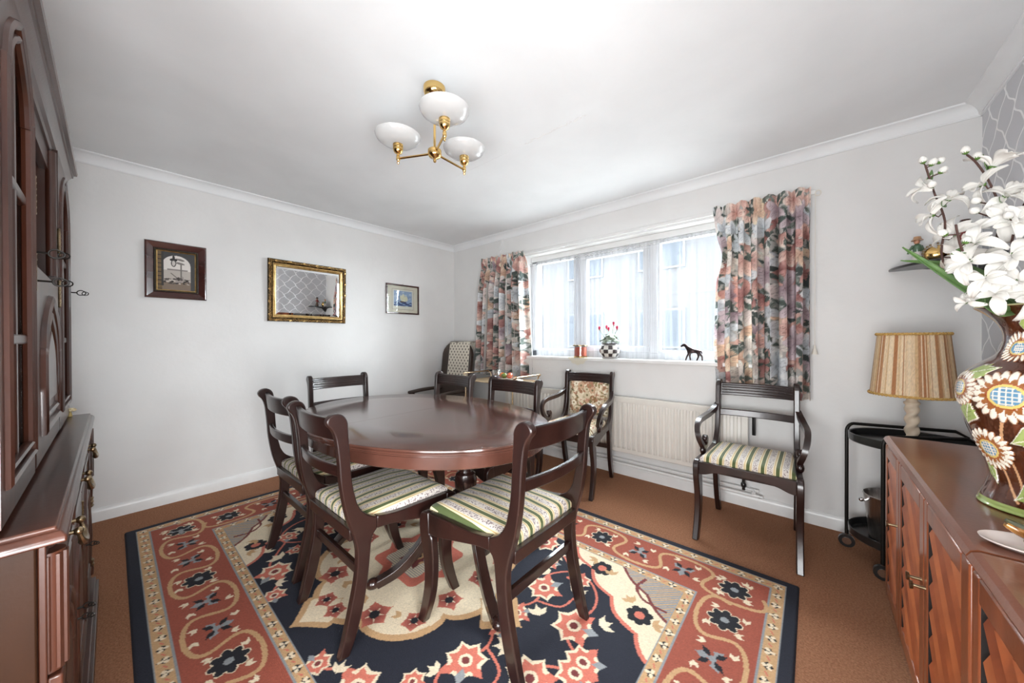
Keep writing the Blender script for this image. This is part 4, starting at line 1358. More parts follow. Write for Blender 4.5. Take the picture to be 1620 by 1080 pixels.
BRAID = mat('gold_braid', lin(206, 168, 96), 0.7, col2=lin(160, 122, 62), nscale=160)
for rr_, zz in ((SR0, SZ0_), (SR1, SZ1_)):
    n_ = 110
    mb = MB()
    for ph_ in (0, PI):
        mb.tube([(LMX + (rr_ + 0.003 + 0.002 * math.cos(28 * a + ph_)) * math.cos(a), LMY + (rr_ + 0.003 + 0.002 * math.cos(28 * a + ph_)) * math.sin(a), zz + 0.004 * math.sin(28 * a + ph_)) for a in [2 * PI * q_ / n_ for q_ in range(n_)]], 0.0042, 5, closed=True)
    mb.build('braid', BRAID, lp)
mb = MB()
for k in range(3):
    a = 2 * PI * k / 3 + 0.4
    mb.tube([(LMX, LMY, 1.00), (LMX + 0.6 * SR1 * math.cos(a), LMY + 0.6 * SR1 * math.sin(a), 1.19), (LMX + SR1 * math.cos(a), LMY + SR1 * math.sin(a), 1.206)], 0.002, 6)
mb.build('shade_carrier', BRASS, lp)

# ------------------------------------------------------------------ majolica vase
VC = (3.995, -1.440)
PROF = crom([(0.001, 0.0), (0.094, 0.0), (0.099, 0.010), (0.097, 0.022), (0.089, 0.045), (0.084, 0.075), (0.090, 0.110), (0.106, 0.155), (0.122, 0.205), (0.132, 0.258), (0.133, 0.300), (0.122, 0.338), (0.096, 0.366), (0.073, 0.388), (0.063, 0.412), (0.061, 0.440), (0.070, 0.468), (0.088, 0.492), (0.106, 0.508), (0.108, 0.513), (0.102, 0.514)], 6)
pr_ = np.array(PROF)
sl = np.concatenate([[0], np.cumsum(np.hypot(*np.diff(pr_, axis=0).T))])
NY_ = 300
ss = np.linspace(sl[0], sl[-1], NY_)
VR, VZ = np.interp(ss, sl, pr_[:, 0]), np.interp(ss, sl, pr_[:, 1])
NX_ = 460
VW = 2 * PI * 0.13
BROWN, TAN_, PETAL, YEL, BLUE, LEAF, LEAF2 = lin(72, 34, 16), lin(150, 92, 48), lin(232, 224, 208), lin(214, 190, 110), lin(96, 140, 170), lin(150, 168, 96), lin(110, 126, 58)
c = Canvas(VW, sl[-1], NX_, NY_, BROWN)
nz_ = np.random.default_rng(2)
blot = np.kron(nz_.normal(0, 1, (20, 24)), np.ones((15, 20)))[:NY_, :NX_]
c.C *= np.clip(1 + 0.18 * blot[..., None], 0.6, 1.6)
H_ = np.zeros((NY_, NX_))
zs_ = lambda z: float(np.interp(z, pr_[4:, 1], sl[4:]))
th2u = lambda deg: (deg % 360) / 360 * VW


class HC(Canvas):
    pass


hc = HC(VW, sl[-1], NX_, NY_, (0, 0, 0))


def wrapx(fn, u, *a, **k):
    for d_ in (-VW, 0, VW):
        if -0.14 < u + d_ < VW + 0.14: fn(u + d_, *a, **k)


def sunflower(u, v, r_, fx=1.0):
    def f(u):
        n_ = 22
        for k in range(n_):
            a = 2 * PI * k / n_
            for cc, col, e_ in ((c, TAN_, 0.0016), (c, PETAL, 0), (hc, (1, 0, 0), 0)):
                cc.ell(u + math.cos(a) * r_ * 0.75 * fx, v + math.sin(a) * r_ * 0.75, r_ * 0.27 + e_, r_ * 0.105 + e_, a, col)
        c.petals(u, v, r_ * 0.70, 16, TAN_, 0.1, 0.26)
        for cc, col in ((c, lin(150, 70, 40)), (hc, (1.0, 0, 0))): cc.ell(u, v, r_ * 0.50 * fx, r_ * 0.50, 0, col)
        c.ell(u, v, r_ * 0.46 * fx, r_ * 0.46, 0, YEL)
        c.ell(u, v, r_ * 0.38 * fx, r_ * 0.36, 0, BLUE)
        for o_ in np.linspace(-0.3, 0.3, 5):
            w_ = math.sqrt(max(0, 0.34 ** 2 - o_ ** 2))
            c.stroke([(u + r_ * (o_ - w_ * 0.0) + r_ * 0.12 * 0, v - r_ * w_), (u + r_ * o_, v + r_ * w_)], 0.0022, PETAL)
            c.stroke([(u - r_ * w_, v + r_ * o_), (u + r_ * w_, v + r_ * o_)], 0.0022, PETAL)
    wrapx(f, u)


def vleaf(u, v, a_, b_, ang):
    def f(u):
        for cc, cols in ((c, (PETAL, LEAF, LEAF2)), (hc, ((0.8, 0, 0),) * 3)):
            cc.ell(u, v, a_ + 0.003, b_ + 0.003, ang, cols[0], None, 1)
            cc.ell(u, v, a_, b_, ang, cols[1], None, 1)
            for s in (-1, 1):
                cc.ell(u + math.cos(ang + s * 0.9) * a_ * 0.28, v + math.sin(ang + s * 0.9) * a_ * 0.28, a_ * 0.5, b_ * 0.42, ang + s * 0.7, cols[1], None, 1)
            if cc is c:
                c.stroke([(u - math.cos(ang) * a_ * 0.9, v - math.sin(ang) * a_ * 0.9), (u + math.cos(ang) * a_ * 0.9, v + math.sin(ang) * a_ * 0.9)], 0.002, PETAL)
                for k in (-0.4, 0, 0.4):
                    for s in (-1, 1):
                        x0, y0 = u + math.cos(ang) * a_ * k, v + math.sin(ang) * a_ * k
                        c.stroke([(x0, y0), (x0 + math.cos(ang + s * 0.8) * b_ * 0.6, y0 + math.sin(ang + s * 0.8) * b_ * 0.6)], 0.0015, LEAF2)
    wrapx(f, u)


for base in (0, 120, 240):
    b_ = -128 + base
    for pth in ([(b_, 0.27), (b_ - 8, 0.17), (b_ + 2, 0.06)], [(b_ - 21, 0.13), (b_ - 12, 0.07), (b_, 0.03)]):
        for q_ in (-VW, 0, VW):
            c.stroke([(x / 360 * VW + VW + q_ if x < 0 else x / 360 * VW + q_, zs_(z)) for x, z in crom(pth, 6)], 0.006, lin(196, 150, 110))
    vleaf(th2u(b_ + 16), zs_(0.195), 0.045, 0.026, 0.5)
    vleaf(th2u(b_ - 36), zs_(0.235), 0.034, 0.024, 1.2)
    vleaf(th2u(b_ - 30), zs_(0.345), 0.045, 0.022, 0.4)
    vleaf(th2u(b_ + 30), zs_(0.345), 0.045, 0.022, 2.6)
    vleaf(th2u(b_ + 5), zs_(0.462), 0.040, 0.026, 1.5)
    vleaf(th2u(b_ + 10), zs_(0.055), 0.036, 0.022, 0.6)
    vleaf(th2u(b_ - 34), zs_(0.09), 0.034, 0.012, 2.1)
    sunflower(th2u(b_), zs_(0.290), 0.064)
    sunflower(th2u(b_ - 24), zs_(0.150), 0.052)
    sunflower(th2u(b_ - 45), zs_(0.30), 0.048)
    sunflower(th2u(b_ - 9), zs_(0.405), 0.040, 1.6)
c.C[VZ < 0.020] = LEAF
c.C[VZ > 0.509] = lin(200, 196, 150)
c.C[:, -1] = c.C[:, 0]
ht = hc.C[..., 0]
for _ in range(2):
    ht = (ht + np.roll(ht, 1, 0) + np.roll(ht, -1, 0) + np.roll(ht, 1, 1) + np.roll(ht, -1, 1)) / 5
ht[:3] = 0
ht[-20:] = 0
ht[:, -1] = ht[:, 0]
RR = VR[:, None] + 0.0045 * ht
va = thing('vase', 'large brown majolica vase with raised sunflowers standing on the sideboard', 'vase', (VC[0], VC[1], SZT))
TH = np.linspace(0, 2 * PI, NX_)
canvas_grid('body', c, lambda X, Y: (VC[0] + RR * np.cos(TH)[None, :], VC[1] + RR * np.sin(TH)[None, :], SZT + 0.0005 + VZ[:, None] + 0 * RR), GLAZE, va, (VC[0], VC[1], SZT))
MB().lathe([(0.102, 0.514), (0.096, 0.508), (0.080, 0.485), (0.060, 0.458), (0.054, 0.43), (0.058, 0.40), (0.001, 0.39)], 40, (VC[0], VC[1], SZT)).build('neck_lining', mat('brown_glaze', BROWN, 0.2, coat=0.6), va)

# ------------------------------------------------------------------ silk magnolia branches in the vase


def petal_mesh(name, L_, W_, cup, curl):
    def fn(i, j):
        u, v = i / 6 * 2 - 1, j / 8
        w_ = W_ * (math.sin(PI * min(1, 0.12 + v * 0.80)) ** 0.8) * (0.35 + 0.65 * min(1, v * 2.2))
        a = cup * (1 - 0.6 * v) + curl * v * v
        x = u * w_ * 0.5
        y = L_ * v * math.cos(a * 0.9)
        z = L_ * v * math.sin(a * 0.9) + 0.35 * w_ * u * u * (1 - 0.5 * v) + 0.03 * L_ * math.sin(5 * u + 3 * v)
        return (x, y, z)
    return LMB().grid(fn, 7, 9).mesh(name, WHITE_PETAL, smooth=180)


PM = [petal_mesh('petal', 1.0, 0.46, 0.75, -0.6), petal_mesh('petal', 1.0, 0.55, 1.2, 0.1), petal_mesh('petal', 1.0, 0.40, 0.35, -0.5)]
BUDM = LMB().lathe([(0.001, 0), (0.30, 0.10), (0.44, 0.35), (0.40, 0.65), (0.22, 0.88), (0.001, 1.0)], 12).mesh('bud', WHITE_PETAL, smooth=180)
SEPM = LMB().lathe([(0.001, -0.12), (0.10, -0.10), (0.28, 0.05), (0.40, 0.30), (0.36, 0.28), (0.001, 0.02)], 10).mesh('sepal', SEPAL, smooth=180)


def leaf_mesh(name, L_, W_, bend):
    def fn(i, j):
        u, v = i / 6 * 2 - 1, j / 16
        w_ = W_ * (math.sin(PI * (0.06 + 0.94 * v) ** 0.8) ** 0.8 if v < 1 else 0.0)
        return (u * w_ / 2, L_ * v, bend * v * v + abs(u) * w_ * 0.18 + 0.004 * math.sin(6 * u))
    return LMB().grid(fn, 7, 17).mesh(name, GREEN, smooth=180)


SMALL_LEAF = leaf_mesh('leaf', 1.0, 0.42, 0.15)


def orient(axis, spin=0):
    q_ = Vector(axis).normalized().to_track_quat('Z', 'Y')
    return (q_.to_matrix() @ Matrix.Rotation(spin, 3, 'Z')).to_euler()


def add_solid(o, t_):
    s = o.modifiers.new('thick', 'SOLIDIFY')
    s.thickness = t_
    s.offset = 0


def blossom(par, org, pos, axis, size, n_, spin, open_=0):
    b_ = inst('blossom', SEPM, par, Vector(pos) - org, orient(axis, spin), (size * 0.35,) * 3)
    for k in range(n_):
        lay = 0 if k < (n_ + 1) // 2 else 1
        m_ = PM[open_] if lay == 0 else PM[1]
        a = 2 * PI * k / ((n_ + 1) // 2) + lay * 0.5
        s = (1.0 if lay == 0 else 0.75) / 0.35
        p_ = inst('petal', m_, b_, (0, 0, 0.03), (R(8 * ((k * 37) % 5 - 2)), 0, a), (s, s, s * (0.9 + 0.05 * ((k * 13) % 5))))
        add_solid(p_, 0.01)
    return b_


def bud(par, org, pos, axis, size):
    o = inst('bud', BUDM, par, Vector(pos) - org, orient(axis), (size,) * 3)
    inst('sepal', SEPM, o)
    return o


MOUTH = Vector((VC[0], VC[1], SZT + 0.40))
branches = [
    ('white silk magnolia branch leaning furthest left with buds at its tip', [(1500, 425, 0.90), (1495, 350, 0.93), (1478, 305, 0.95), (1464, 262, 0.96)],
     [((1466, 296, 0.97), (-1, -0.3, 0.4), 0.085, 6, 0), ((1478, 340, 0.95), (-1, -0.2, 0.1), 0.095, 6, 2), ((1500, 318, 0.93), (0.2, -0.6, 0.8), 0.075, 7, 0), ((1510, 372, 0.92), (-0.7, -0.6, 0.4), 0.095, 7, 0), ((1520, 398, 0.90), (-0.8, -0.8, -0.1), 0.085, 6, 2)],
     [(1461, 258, 0.96), (1473, 262, 0.95), (1483, 258, 0.95), (1487, 274, 0.94), (1475, 296, 0.93)]),
    ('white silk magnolia branch rising tallest with one big upright bloom', [(1575, 420, 0.86), (1583, 340, 0.87), (1566, 290, 0.88), (1545, 258, 0.88), (1530, 245, 0.88)],
     [((1568, 268, 0.87), (0.5, -0.3, 0.9), 0.105, 5, 1), ((1558, 292, 0.88), (-0.9, -0.4, 0.3), 0.085, 6, 2), ((1590, 312, 0.86), (0.3, -0.8, 0.6), 0.085, 7, 0), ((1585, 350, 0.85), (-0.2, -0.9, 0.3), 0.09, 7, 0)],
     [(1528, 243, 0.88), (1545, 252, 0.88), (1549, 320, 0.87), (1546, 336, 0.86)]),
    ('white silk magnolia branch in the middle hanging low over the vase rim', [(1555, 450, 0.86), (1535, 420, 0.85), (1520, 390, 0.84), (1512, 355, 0.84)],
     [((1535, 415, 0.83), (-0.7, -0.7, 0.1), 0.09, 7, 0), ((1560, 440, 0.82), (-0.4, -0.9, 0.2), 0.08, 7, 0), ((1545, 385, 0.84), (-0.5, -0.8, 0.5), 0.085, 6, 0), ((1575, 465, 0.82), (-0.3, -0.9, 0.3), 0.085, 8, 0), ((1530, 478, 0.86), (-0.9, -0.4, 0.0), 0.055, 5, 2)],
     [(1497, 372, 0.85), (1527, 385, 0.84)]),
    ('white silk magnolia branch at the right, partly outside the picture', [(1605, 440, 0.82), (1600, 390, 0.83), (1612, 340, 0.84), (1635, 300, 0.84)],
     [((1605, 350, 0.83), (0.0, -0.9, 0.4), 0.085, 7, 0), ((1600, 405, 0.81), (-0.3, -0.9, 0.2), 0.085, 7, 0), ((1612, 445, 0.80), (0.0, -1, 0.1), 0.08, 7, 0), ((1630, 310, 0.84), (0.5, -0.5, 0.7), 0.09, 6, 0), ((1625, 475, 0.80), (0.3, -0.9, 0.2), 0.08, 7, 0)],
     [(1597, 345, 0.82), (1612, 395, 0.81)]),
]
for lb, stem, blooms, buds in branches:
    t = thing('magnolia_branch', lb, 'flowers', MOUTH, 0, 'silk magnolia branches in the vase')
    path = [MOUTH + Vector((0, 0, -0.0)), MOUTH + Vector((-0.015, -0.02, 0.11))] + [at(*q_) for q_ in stem]
    LMB().tube([Vector(p) - MOUTH for p in crom(path, 6)], 0.0023, 7).build('stem', TWIG, t)
    cpts = [Vector(p) for p in crom(path, 8)]
    for i, (q_, ax, sz, n_, op) in enumerate(blooms):
        p_ = at(*q_)
        near = min(cpts, key=lambda c_: (c_ - p_).length + max(0, c_.z - p_.z) * 1.5)
        LMB().tube([near - MOUTH, (near + p_) / 2 - MOUTH + Vector((0, 0, -0.008)), p_ - MOUTH], 0.0016, 6).build('twig', TWIG, t)
        blossom(t, MOUTH, p_, ax, sz * 0.62, n_, i * 1.1, op)
        if i % 2 == 0:
            lf = inst('leaf', SMALL_LEAF, t, (near + p_) / 2 - MOUTH, orient((random.uniform(-1, 1), -0.5, 0.3), i), (0.045,) * 3)
            add_solid(lf, 0.02)
    for i, q_ in enumerate(buds):
        p_ = at(*q_)
        near = min(cpts, key=lambda c_: (c_ - p_).length + max(0, c_.z - p_.z) * 1.5)
        LMB().tube([near - MOUTH, p_ - MOUTH], 0.0015, 6).build('twig', TWIG, t)
        bud(t, MOUTH, p_, (p_ - near) + Vector((0, 0, 0.02)), 0.020)
for lb, pts, wd in (('long green blade leaf drooping left over the vase rim, uppermost of the two', [(1582, 492, 0.85), (1540, 465, 0.86), (1485, 430, 0.90), (1427, 391, 0.95)], 0.036),
                    ('long green blade leaf behind, reaching left towards the corner shelf', [(1600, 480, 0.87), (1560, 442, 0.90), (1510, 420, 0.94), (1424, 412, 1.0)], 0.034)):
    w0 = [MOUTH, MOUTH + Vector((-0.02, -0.01, 0.095))] + [at(*q_) for q_ in pts]
    cp = [Vector(p) for p in crom(w0, 7)]
    n_ = len(cp)
    mb = LMB()
    side = _u * 0.75 + _r * 0.45
    rs = []
    for i, p in enumerate(cp):
        v = i / (n_ - 1)
        w_ = wd * max(0.02, math.sin(PI * min(1, 0.15 + 0.85 * v)) ** 0.7 * min(1, 0.1 + v * 2.2))
        rs.append([p - MOUTH + side * (w_ * k / 3 / 2) - _d * (0.18 * w_ * abs(k) / 3) for k in (-3, -2, -1, 0, 1, 2, 3)])
    mb.rings(rs, closed=False)
    o = mb.mesh('blade', GREEN, smooth=180)
    t = thing('long_leaf', lb, 'leaf', MOUTH)
    b_ = inst('blade', o, t)
    add_solid(b_, 0.0012)
    LMB().tube([p - MOUTH - _d * 0.002 for p in cp], 0.0013, 5).build('midrib', SEPAL, t)

# ------------------------------------------------------------------ dish with gilt birds, pierced basket on the sideboard
dsx, dsy = 3.915, -1.735
DISHW = mat('pale_porcelain', lin(224, 212, 206), 0.2, coat=0.5)
GILT = mat('honey_lustre', lin(196, 140, 62), 0.2, 0.3, lin(120, 72, 28), 40, coat=0.7)
DGREEN = mat('dark_green_glaze', lin(70, 72, 50), 0.25, coat=0.6)
ds = thing('porcelain_dish', 'low pale porcelain dish with gilt leaf handles at the right end of the sideboard', 'dish', (dsx, dsy, SZT))
elp = lambda s_, z: [(dsx + (0.085 + s_) * math.cos(2 * PI * k / 40), dsy + (0.052 + s_) * math.sin(2 * PI * k / 40), SZT + z) for k in range(40)]
MB().rings([elp(-0.03, 0.0005), elp(-0.016, 0.001), elp(0.0, 0.010), elp(0.001, 0.013), elp(-0.006, 0.012), elp(-0.02, 0.006), elp(-0.05, 0.005)]).build('plate', DISHW, ds)
for dx, dy, h_ in ((0.0, 0.022, 0.036), (0.012, -0.024, 0.024)):
    mb = MB()
    pth = crom([(dsx - 0.045 + dx, dsy + dy, SZT + 0.010 + h_ * 0.8), (dsx - 0.015 + dx, dsy + dy, SZT + 0.012 + h_ * 0.35), (dsx + 0.03 + dx, dsy + dy, SZT + 0.010 + h_ * 0.3), (dsx + 0.06 + dx, dsy + dy, SZT + 0.012 + h_ * 0.6)], 5)
    mb.tube(pth, [0.003 + 0.010 * math.sin(PI * (0.1 + 0.85 * i / (len(pth) - 1))) for i in range(len(pth))], 10)
    lf = mb.build('gilt_leaf', GILT, ds)
    MB().tube([(p[0], p[1], p[2] + 0.008) for p in pth[:-4]], [0.002 + 0.006 * math.sin(PI * (0.1 + 0.85 * i / (len(pth) - 5))) for i in range(len(pth) - 4)], 8).build('dark_crease', DGREEN, lf)
bsx, bsy = 3.985, -1.615
bk = thing('pierced_basket', 'small white pierced china basket in front of the vase at the right edge', 'basket', (bsx, bsy, SZT))
MB().lathe([(0.001, 0), (0.030, 0), (0.030, 0.006), (0.018, 0.016), (0.018, 0.03), (0.040, 0.045), (0.001, 0.045)], 24, (bsx, bsy, SZT + 0.0005)).build('foot', DISHW, bk)
mb = MB()
for z, r_ in ((0.047, 0.040), (0.063, 0.046), (0.080, 0.047), (0.097, 0.043)):
    mb.tube([(bsx + r_ * math.cos(2 * PI * k / 24), bsy + r_ * math.sin(2 * PI * k / 24), SZT + z) for k in range(24)], 0.0038, 6, closed=True)
for k in range(14):
    a = 2 * PI * k / 14
    mb.tube([(bsx + r_ * math.cos(a), bsy + r_ * math.sin(a), SZT + z) for z, r_ in ((0.045, 0.040), (0.063, 0.046), (0.080, 0.047), (0.097, 0.043))], 0.0034, 6)
mb.build('lattice', DISHW, bk)
MB().lathe([(0.001, 0.046), (0.036, 0.046), (0.041, 0.075), (0.036, 0.09), (0.001, 0.092)], 20, (bsx, bsy, SZT)).build('liner', DGREEN, bk)

# ------------------------------------------------------------------ pictures and mirror on the left wall


def frame_mesh(y0, y1, z0, z1, prof, x0=0.0):
    """mitred frame on the plane x = 0; prof = [(inset, depth)] from the outer edge inwards"""
    rs = []
    for ins, dp in prof:
        rs.append([(x0 + dp, y0 + ins, z0 + ins), (x0 + dp, y1 - ins, z0 + ins), (x0 + dp, y1 - ins, z1 - ins), (x0 + dp, y0 + ins, z1 - ins)])
    return MB().rings(rs, True, False, False)


def wall_thing(name, label, cat, y0, y1, z0, z1):
    return thing(name, label, cat, (0.001, (y0 + y1) / 2, z0))


FRAME1 = wood('dark_picture_moulding', (0.075, 0.022, 0.018), (0.03, 0.010, 0.008), 'y', 0.2, 0.8)
# framed sepia harbour photograph
y0, y1, z0, z1 = -2.797, -2.467, 1.495, 1.901
p1 = wall_thing('framed_photograph', 'square dark wooden frame with a sepia harbour photograph seen through an arch', 'picture', y0, y1, z0, z1)
frame_mesh(y0, y1, z0, z1, [(0.0, 0.002), (0.0, 0.022), (0.004, 0.027), (0.010, 0.029), (0.040, 0.016), (0.044, 0.014), (0.046, 0.016)]).build('frame', FRAME1, p1, smooth=25)
frame_mesh(y0, y1, z0, z1, [(0.046, 0.016), (0.050, 0.018), (0.055, 0.014), (0.058, 0.012)]).build('black_slip', BLACK, p1, smooth=25)
mb = MB()
for a, b, fx in ((y0, y1, 'y'), (z0, z1, 'z')):
    n_ = int((b - a - 0.104) / 0.009)
    for k in range(n_ + 1):
        t_ = a + 0.052 + (b - a - 0.104) * k / n_
        for e in ((z0 + 0.0525, z1 - 0.0525) if fx == 'y' else (y0 + 0.0525, y1 - 0.0525)):
            mb.ball((0.017, t_, e) if fx == 'y' else (0.017, e, t_), 0.003, 6)
tag(mb.build('beading', OLDBRASS, p1), kind='stuff')
frame_mesh(y0, y1, z0, z1, [(0.058, 0.012), (0.060, 0.014), (0.066, 0.010)]).build('gilt_slip', GOLD, p1, smooth=25)
W_, H_ = 0.33 - 0.132, 0.406 - 0.132
c = Canvas(W_, H_, 100, 138, lin(196, 186, 176))
# sea, quay, sky
Yg, Xg = c.ys[:, None] / H_, c.xs[None, :] / W_
sky = np.array(lin(214, 208, 202))
c.C[:] = sky
c.C[(Yg < 0.52) & (Xg > -1)] = lin(176, 168, 160)
c.C[(Yg < 0.22) & (Xg > -1)] = lin(120, 104, 90)
c.C[(np.abs(Yg - 0.54) < 0.015) & (Xg > 0.25) & (Xg < 0.8)] = lin(128, 122, 118)
rg = random.Random(8)
for k in range(90):
    c.ell(rg.uniform(0.12, 0.85) * W_, rg.uniform(0.16, 0.30) * H_, rg.uniform(0.003, 0.010), rg.uniform(0.002, 0.005), rg.uniform(-0.3, 0.3), rg.choice([lin(60, 54, 50), lin(96, 88, 82), lin(190, 182, 172), lin(40, 36, 34)]))
c.stroke([(0.35 * W_, 0.44 * H_), (0.55 * W_, 0.30 * H_)], 0.004, lin(60, 54, 50))
for k in range(12):
    c.ell((0.50 + 0.28 * rg.random()) * W_, (0.22 + 0.18 * rg.random()) * H_, 0.012, 0.008, rg.random() * 3, rg.choice([lin(84, 78, 74), lin(150, 142, 136), lin(56, 50, 48)]))
c.stroke([(0.62 * W_, 0.36 * H_), (0.62 * W_, 0.70 * H_)], 0.009, lin(110, 104, 100))
for z in (0.82, 0.72): c.ell(0.60 * W_, z * H_, 0.024, 0.008, -0.2, lin(120, 114, 110))
# lantern
c.ell(0.42 * W_, 0.80 * H_, 0.020, 0.012, 0, lin(40, 36, 36)); c.ell(0.42 * W_, 0.86 * H_, 0.007, 0.016, 0, lin(40, 36, 36))
c.ell(0.42 * W_, 0.71 * H_, 0.014, 0.026, 0, lin(60, 56, 54)); c.ell(0.42 * W_, 0.71 * H_, 0.009, 0.019, 0, lin(196, 190, 184))
# the dark arch around the view
ar = (((Xg - 0.5) / 0.38) ** 2 + (np.clip(Yg - 0.66, 0, 1) / 0.26) ** 2 > 1) | (Xg < 0.12) | (Xg > 0.88)
ar &= (Yg > 0.03) | (Xg < 0.12) | (Xg > 0.88)
c.C[ar] = lin(62, 62, 62)
lb_ = ar & (Xg < 0.13)
c.C[lb_] = lin(104, 84, 56)
c.C[lb_ & (np.mod(Yg * 9, 1) < 0.25)] = lin(56, 46, 34)
c.C[(Xg < 0.16) & (Xg > 0.10) & (Yg > 0.1)] = lin(52, 50, 48)
canvas_grid('print', c, lambda X, Y: (0.009 + 0 * X, y0 + 0.066 + X, z0 + 0.066 + Y), PRINT, p1, p1.location)
MB().box(0.0, 0.0085, y0 + 0.03, y1 - 0.03, z0 + 0.03, z1 - 0.03).build('backing', TABLE_DARK, p1)

# gilt mirror
y0, y1, z0, z1 = -2.070, -1.412, 1.355, 1.897
mi = wall_thing('wall_mirror', 'rectangular wall mirror in an ornate antique gold frame', 'mirror', y0, y1, z0, z1)
frame_mesh(y0, y1, z0, z1, [(0.0, 0.002), (0.0, 0.018), (0.006, 0.026), (0.022, 0.030), (0.032, 0.024), (0.034, 0.020)]).build('frame', mat('dark_gilt', (0.11, 0.075, 0.035), 0.4, 0.8, (0.03, 0.02, 0.012), 60), mi, smooth=25)
frame_mesh(y0, y1, z0, z1, [(0.034, 0.020), (0.037, 0.026), (0.043, 0.027), (0.052, 0.020), (0.056, 0.019), (0.060, 0.014), (0.062, 0.010)]).build('gilt_slip', GOLD, mi, smooth=25)
mb = MB()
rg = random.Random(2)
for a, b, fx in ((y0, y1, 'y'), (z0, z1, 'z')):
    n_ = int((b - a) / 0.0125)
    for k in range(n_ + 1):
        t_ = a + 0.012 + (b - a - 0.024) * k / n_
        for e, s in ((0.011, 1), (0.022, -1)):
            for side in (0, 1):
                o_ = e + rg.uniform(-0.003, 0.003)
                big = (k % 9 == 4)
                r1, r2 = (0.010, 0.008) if big and s > 0 else (rg.uniform(0.005, 0.007), 0.0045)
                if fx == 'y':
                    pz = z0 + o_ if side == 0 else z1 - o_
                    mb.ball((0.029, t_, pz), (0.006, r1, r2), 6, m=Matrix.Rotation(0.6 * s, 3, 'X'))
                else:
                    py = y0 + o_ if side == 0 else y1 - o_
                    mb.ball((0.029, py, t_), (0.006, r2, r1), 6, m=Matrix.Rotation(0.6 * s, 3, 'X'))
tag(mb.build('carved_ornament', GOLD, mi), kind='stuff')
mi.rotation_euler = (0, R(2.05), 0)
rs = []
for ins, dp in ((0.062, 0.0085), (0.080, 0.0105), (0.25, 0.0105)):
    rs.append([(dp, y0 + ins, z0 + ins), (dp, y1 - ins, z0 + ins), (dp, y1 - ins, z1 - ins), (dp, y0 + ins, z1 - ins)])
MB().rings(rs, True, False, True).build('mirror_glass', MIRROR, mi, smooth=0)
MB().box(0.0, 0.008, y0 + 0.02, y1 - 0.02, z0 + 0.02, z1 - 0.02).build('backing', TABLE_DARK, mi)

# small ship print
y0, y1, z0, z1 = -0.968, -0.548, 1.485, 1.820
p2 = wall_thing('framed_ship_print', 'small narrow-framed print of a sailing ship on a blue sea near the corner', 'picture', y0, y1, z0, z1)
frame_mesh(y0, y1, z0, z1, [(0.0, 0.002), (0.0, 0.016), (0.003, 0.018), (0.016, 0.018), (0.018, 0.012)]).build('frame', FRAME1, p2, smooth=25)
MB().tube([(0.008, (y0 + y1) / 2 - 0.006, z1), (0.008, (y0 + y1) / 2, z1 + 0.012), (0.008, (y0 + y1) / 2 + 0.006, z1)], 0.0015, 6).build('hanging_ring', OLDBRASS, p2)
W_, H_ = y1 - y0 - 0.036, z1 - z0 - 0.036
c = Canvas(W_, H_, 110, 86, lin(222, 212, 194))
Yg, Xg = c.ys[:, None] + 0 * c.xs[None, :], c.xs[None, :] + 0 * c.ys[:, None]
bx = (Xg > 0.055) & (Xg < W_ - 0.055) & (Yg > 0.035) & (Yg < H_ - 0.035)
c.C[bx] = lin(150, 120, 100)
bx = (Xg > 0.058) & (Xg < W_ - 0.058) & (Yg > 0.038) & (Yg < H_ - 0.038)
c.C[bx] = lin(226, 218, 204)
bx = (Xg > 0.075) & (Xg < W_ - 0.075) & (Yg > 0.072) & (Yg < H_ - 0.055)
c.C[bx] = lin(150, 168, 200)
for k in range(40):
    x_, y_ = rg.uniform(0.09, W_ - 0.09), rg.uniform(0.14, H_ - 0.07)
    c.ell(x_, y_, 0.016, 0.008, rg.uniform(-0.5, 0.5), rg.choice([lin(196, 206, 222), lin(170, 182, 206), lin(140, 158, 190)]))
for x_, z_, a_, b_ in ((0.17, 0.165, 0.016, 0.03), (0.20, 0.175, 0.018, 0.038), (0.235, 0.16, 0.016, 0.032), (0.20, 0.135, 0.03, 0.016)):
    c.ell(x_, z_, a_, b_, 0.2, lin(228, 220, 190))
c.ell(0.195, 0.118, 0.045, 0.010, -0.15, lin(84, 64, 52))
sea = bx & (Yg < 0.112 + 0.006 * np.sin(Xg * 70))
c.C[sea] = lin(66, 88, 140)
c.C[sea & (np.sin(Xg * 60 + Yg * 160) > 0.45)] = lin(150, 172, 206)
c.C[sea & (np.sin(Xg * 90 - Yg * 220) > 0.7)] = lin(36, 48, 88)
canvas_grid('print', c, lambda X, Y: (0.009 + 0 * X, y0 + 0.018 + X, z0 + 0.018 + Y), PRINT, p2, p2.location)
MB().box(0.0120, 0.0135, y0 + 0.018, y1 - 0.018, z0 + 0.018, z1 - 0.018).build('glass', GLASS, p2)
MB().box(0.0, 0.0085, y0 + 0.01, y1 - 0.01, z0 + 0.01, z1 - 0.01).build('backing', TABLE_DARK, p2)

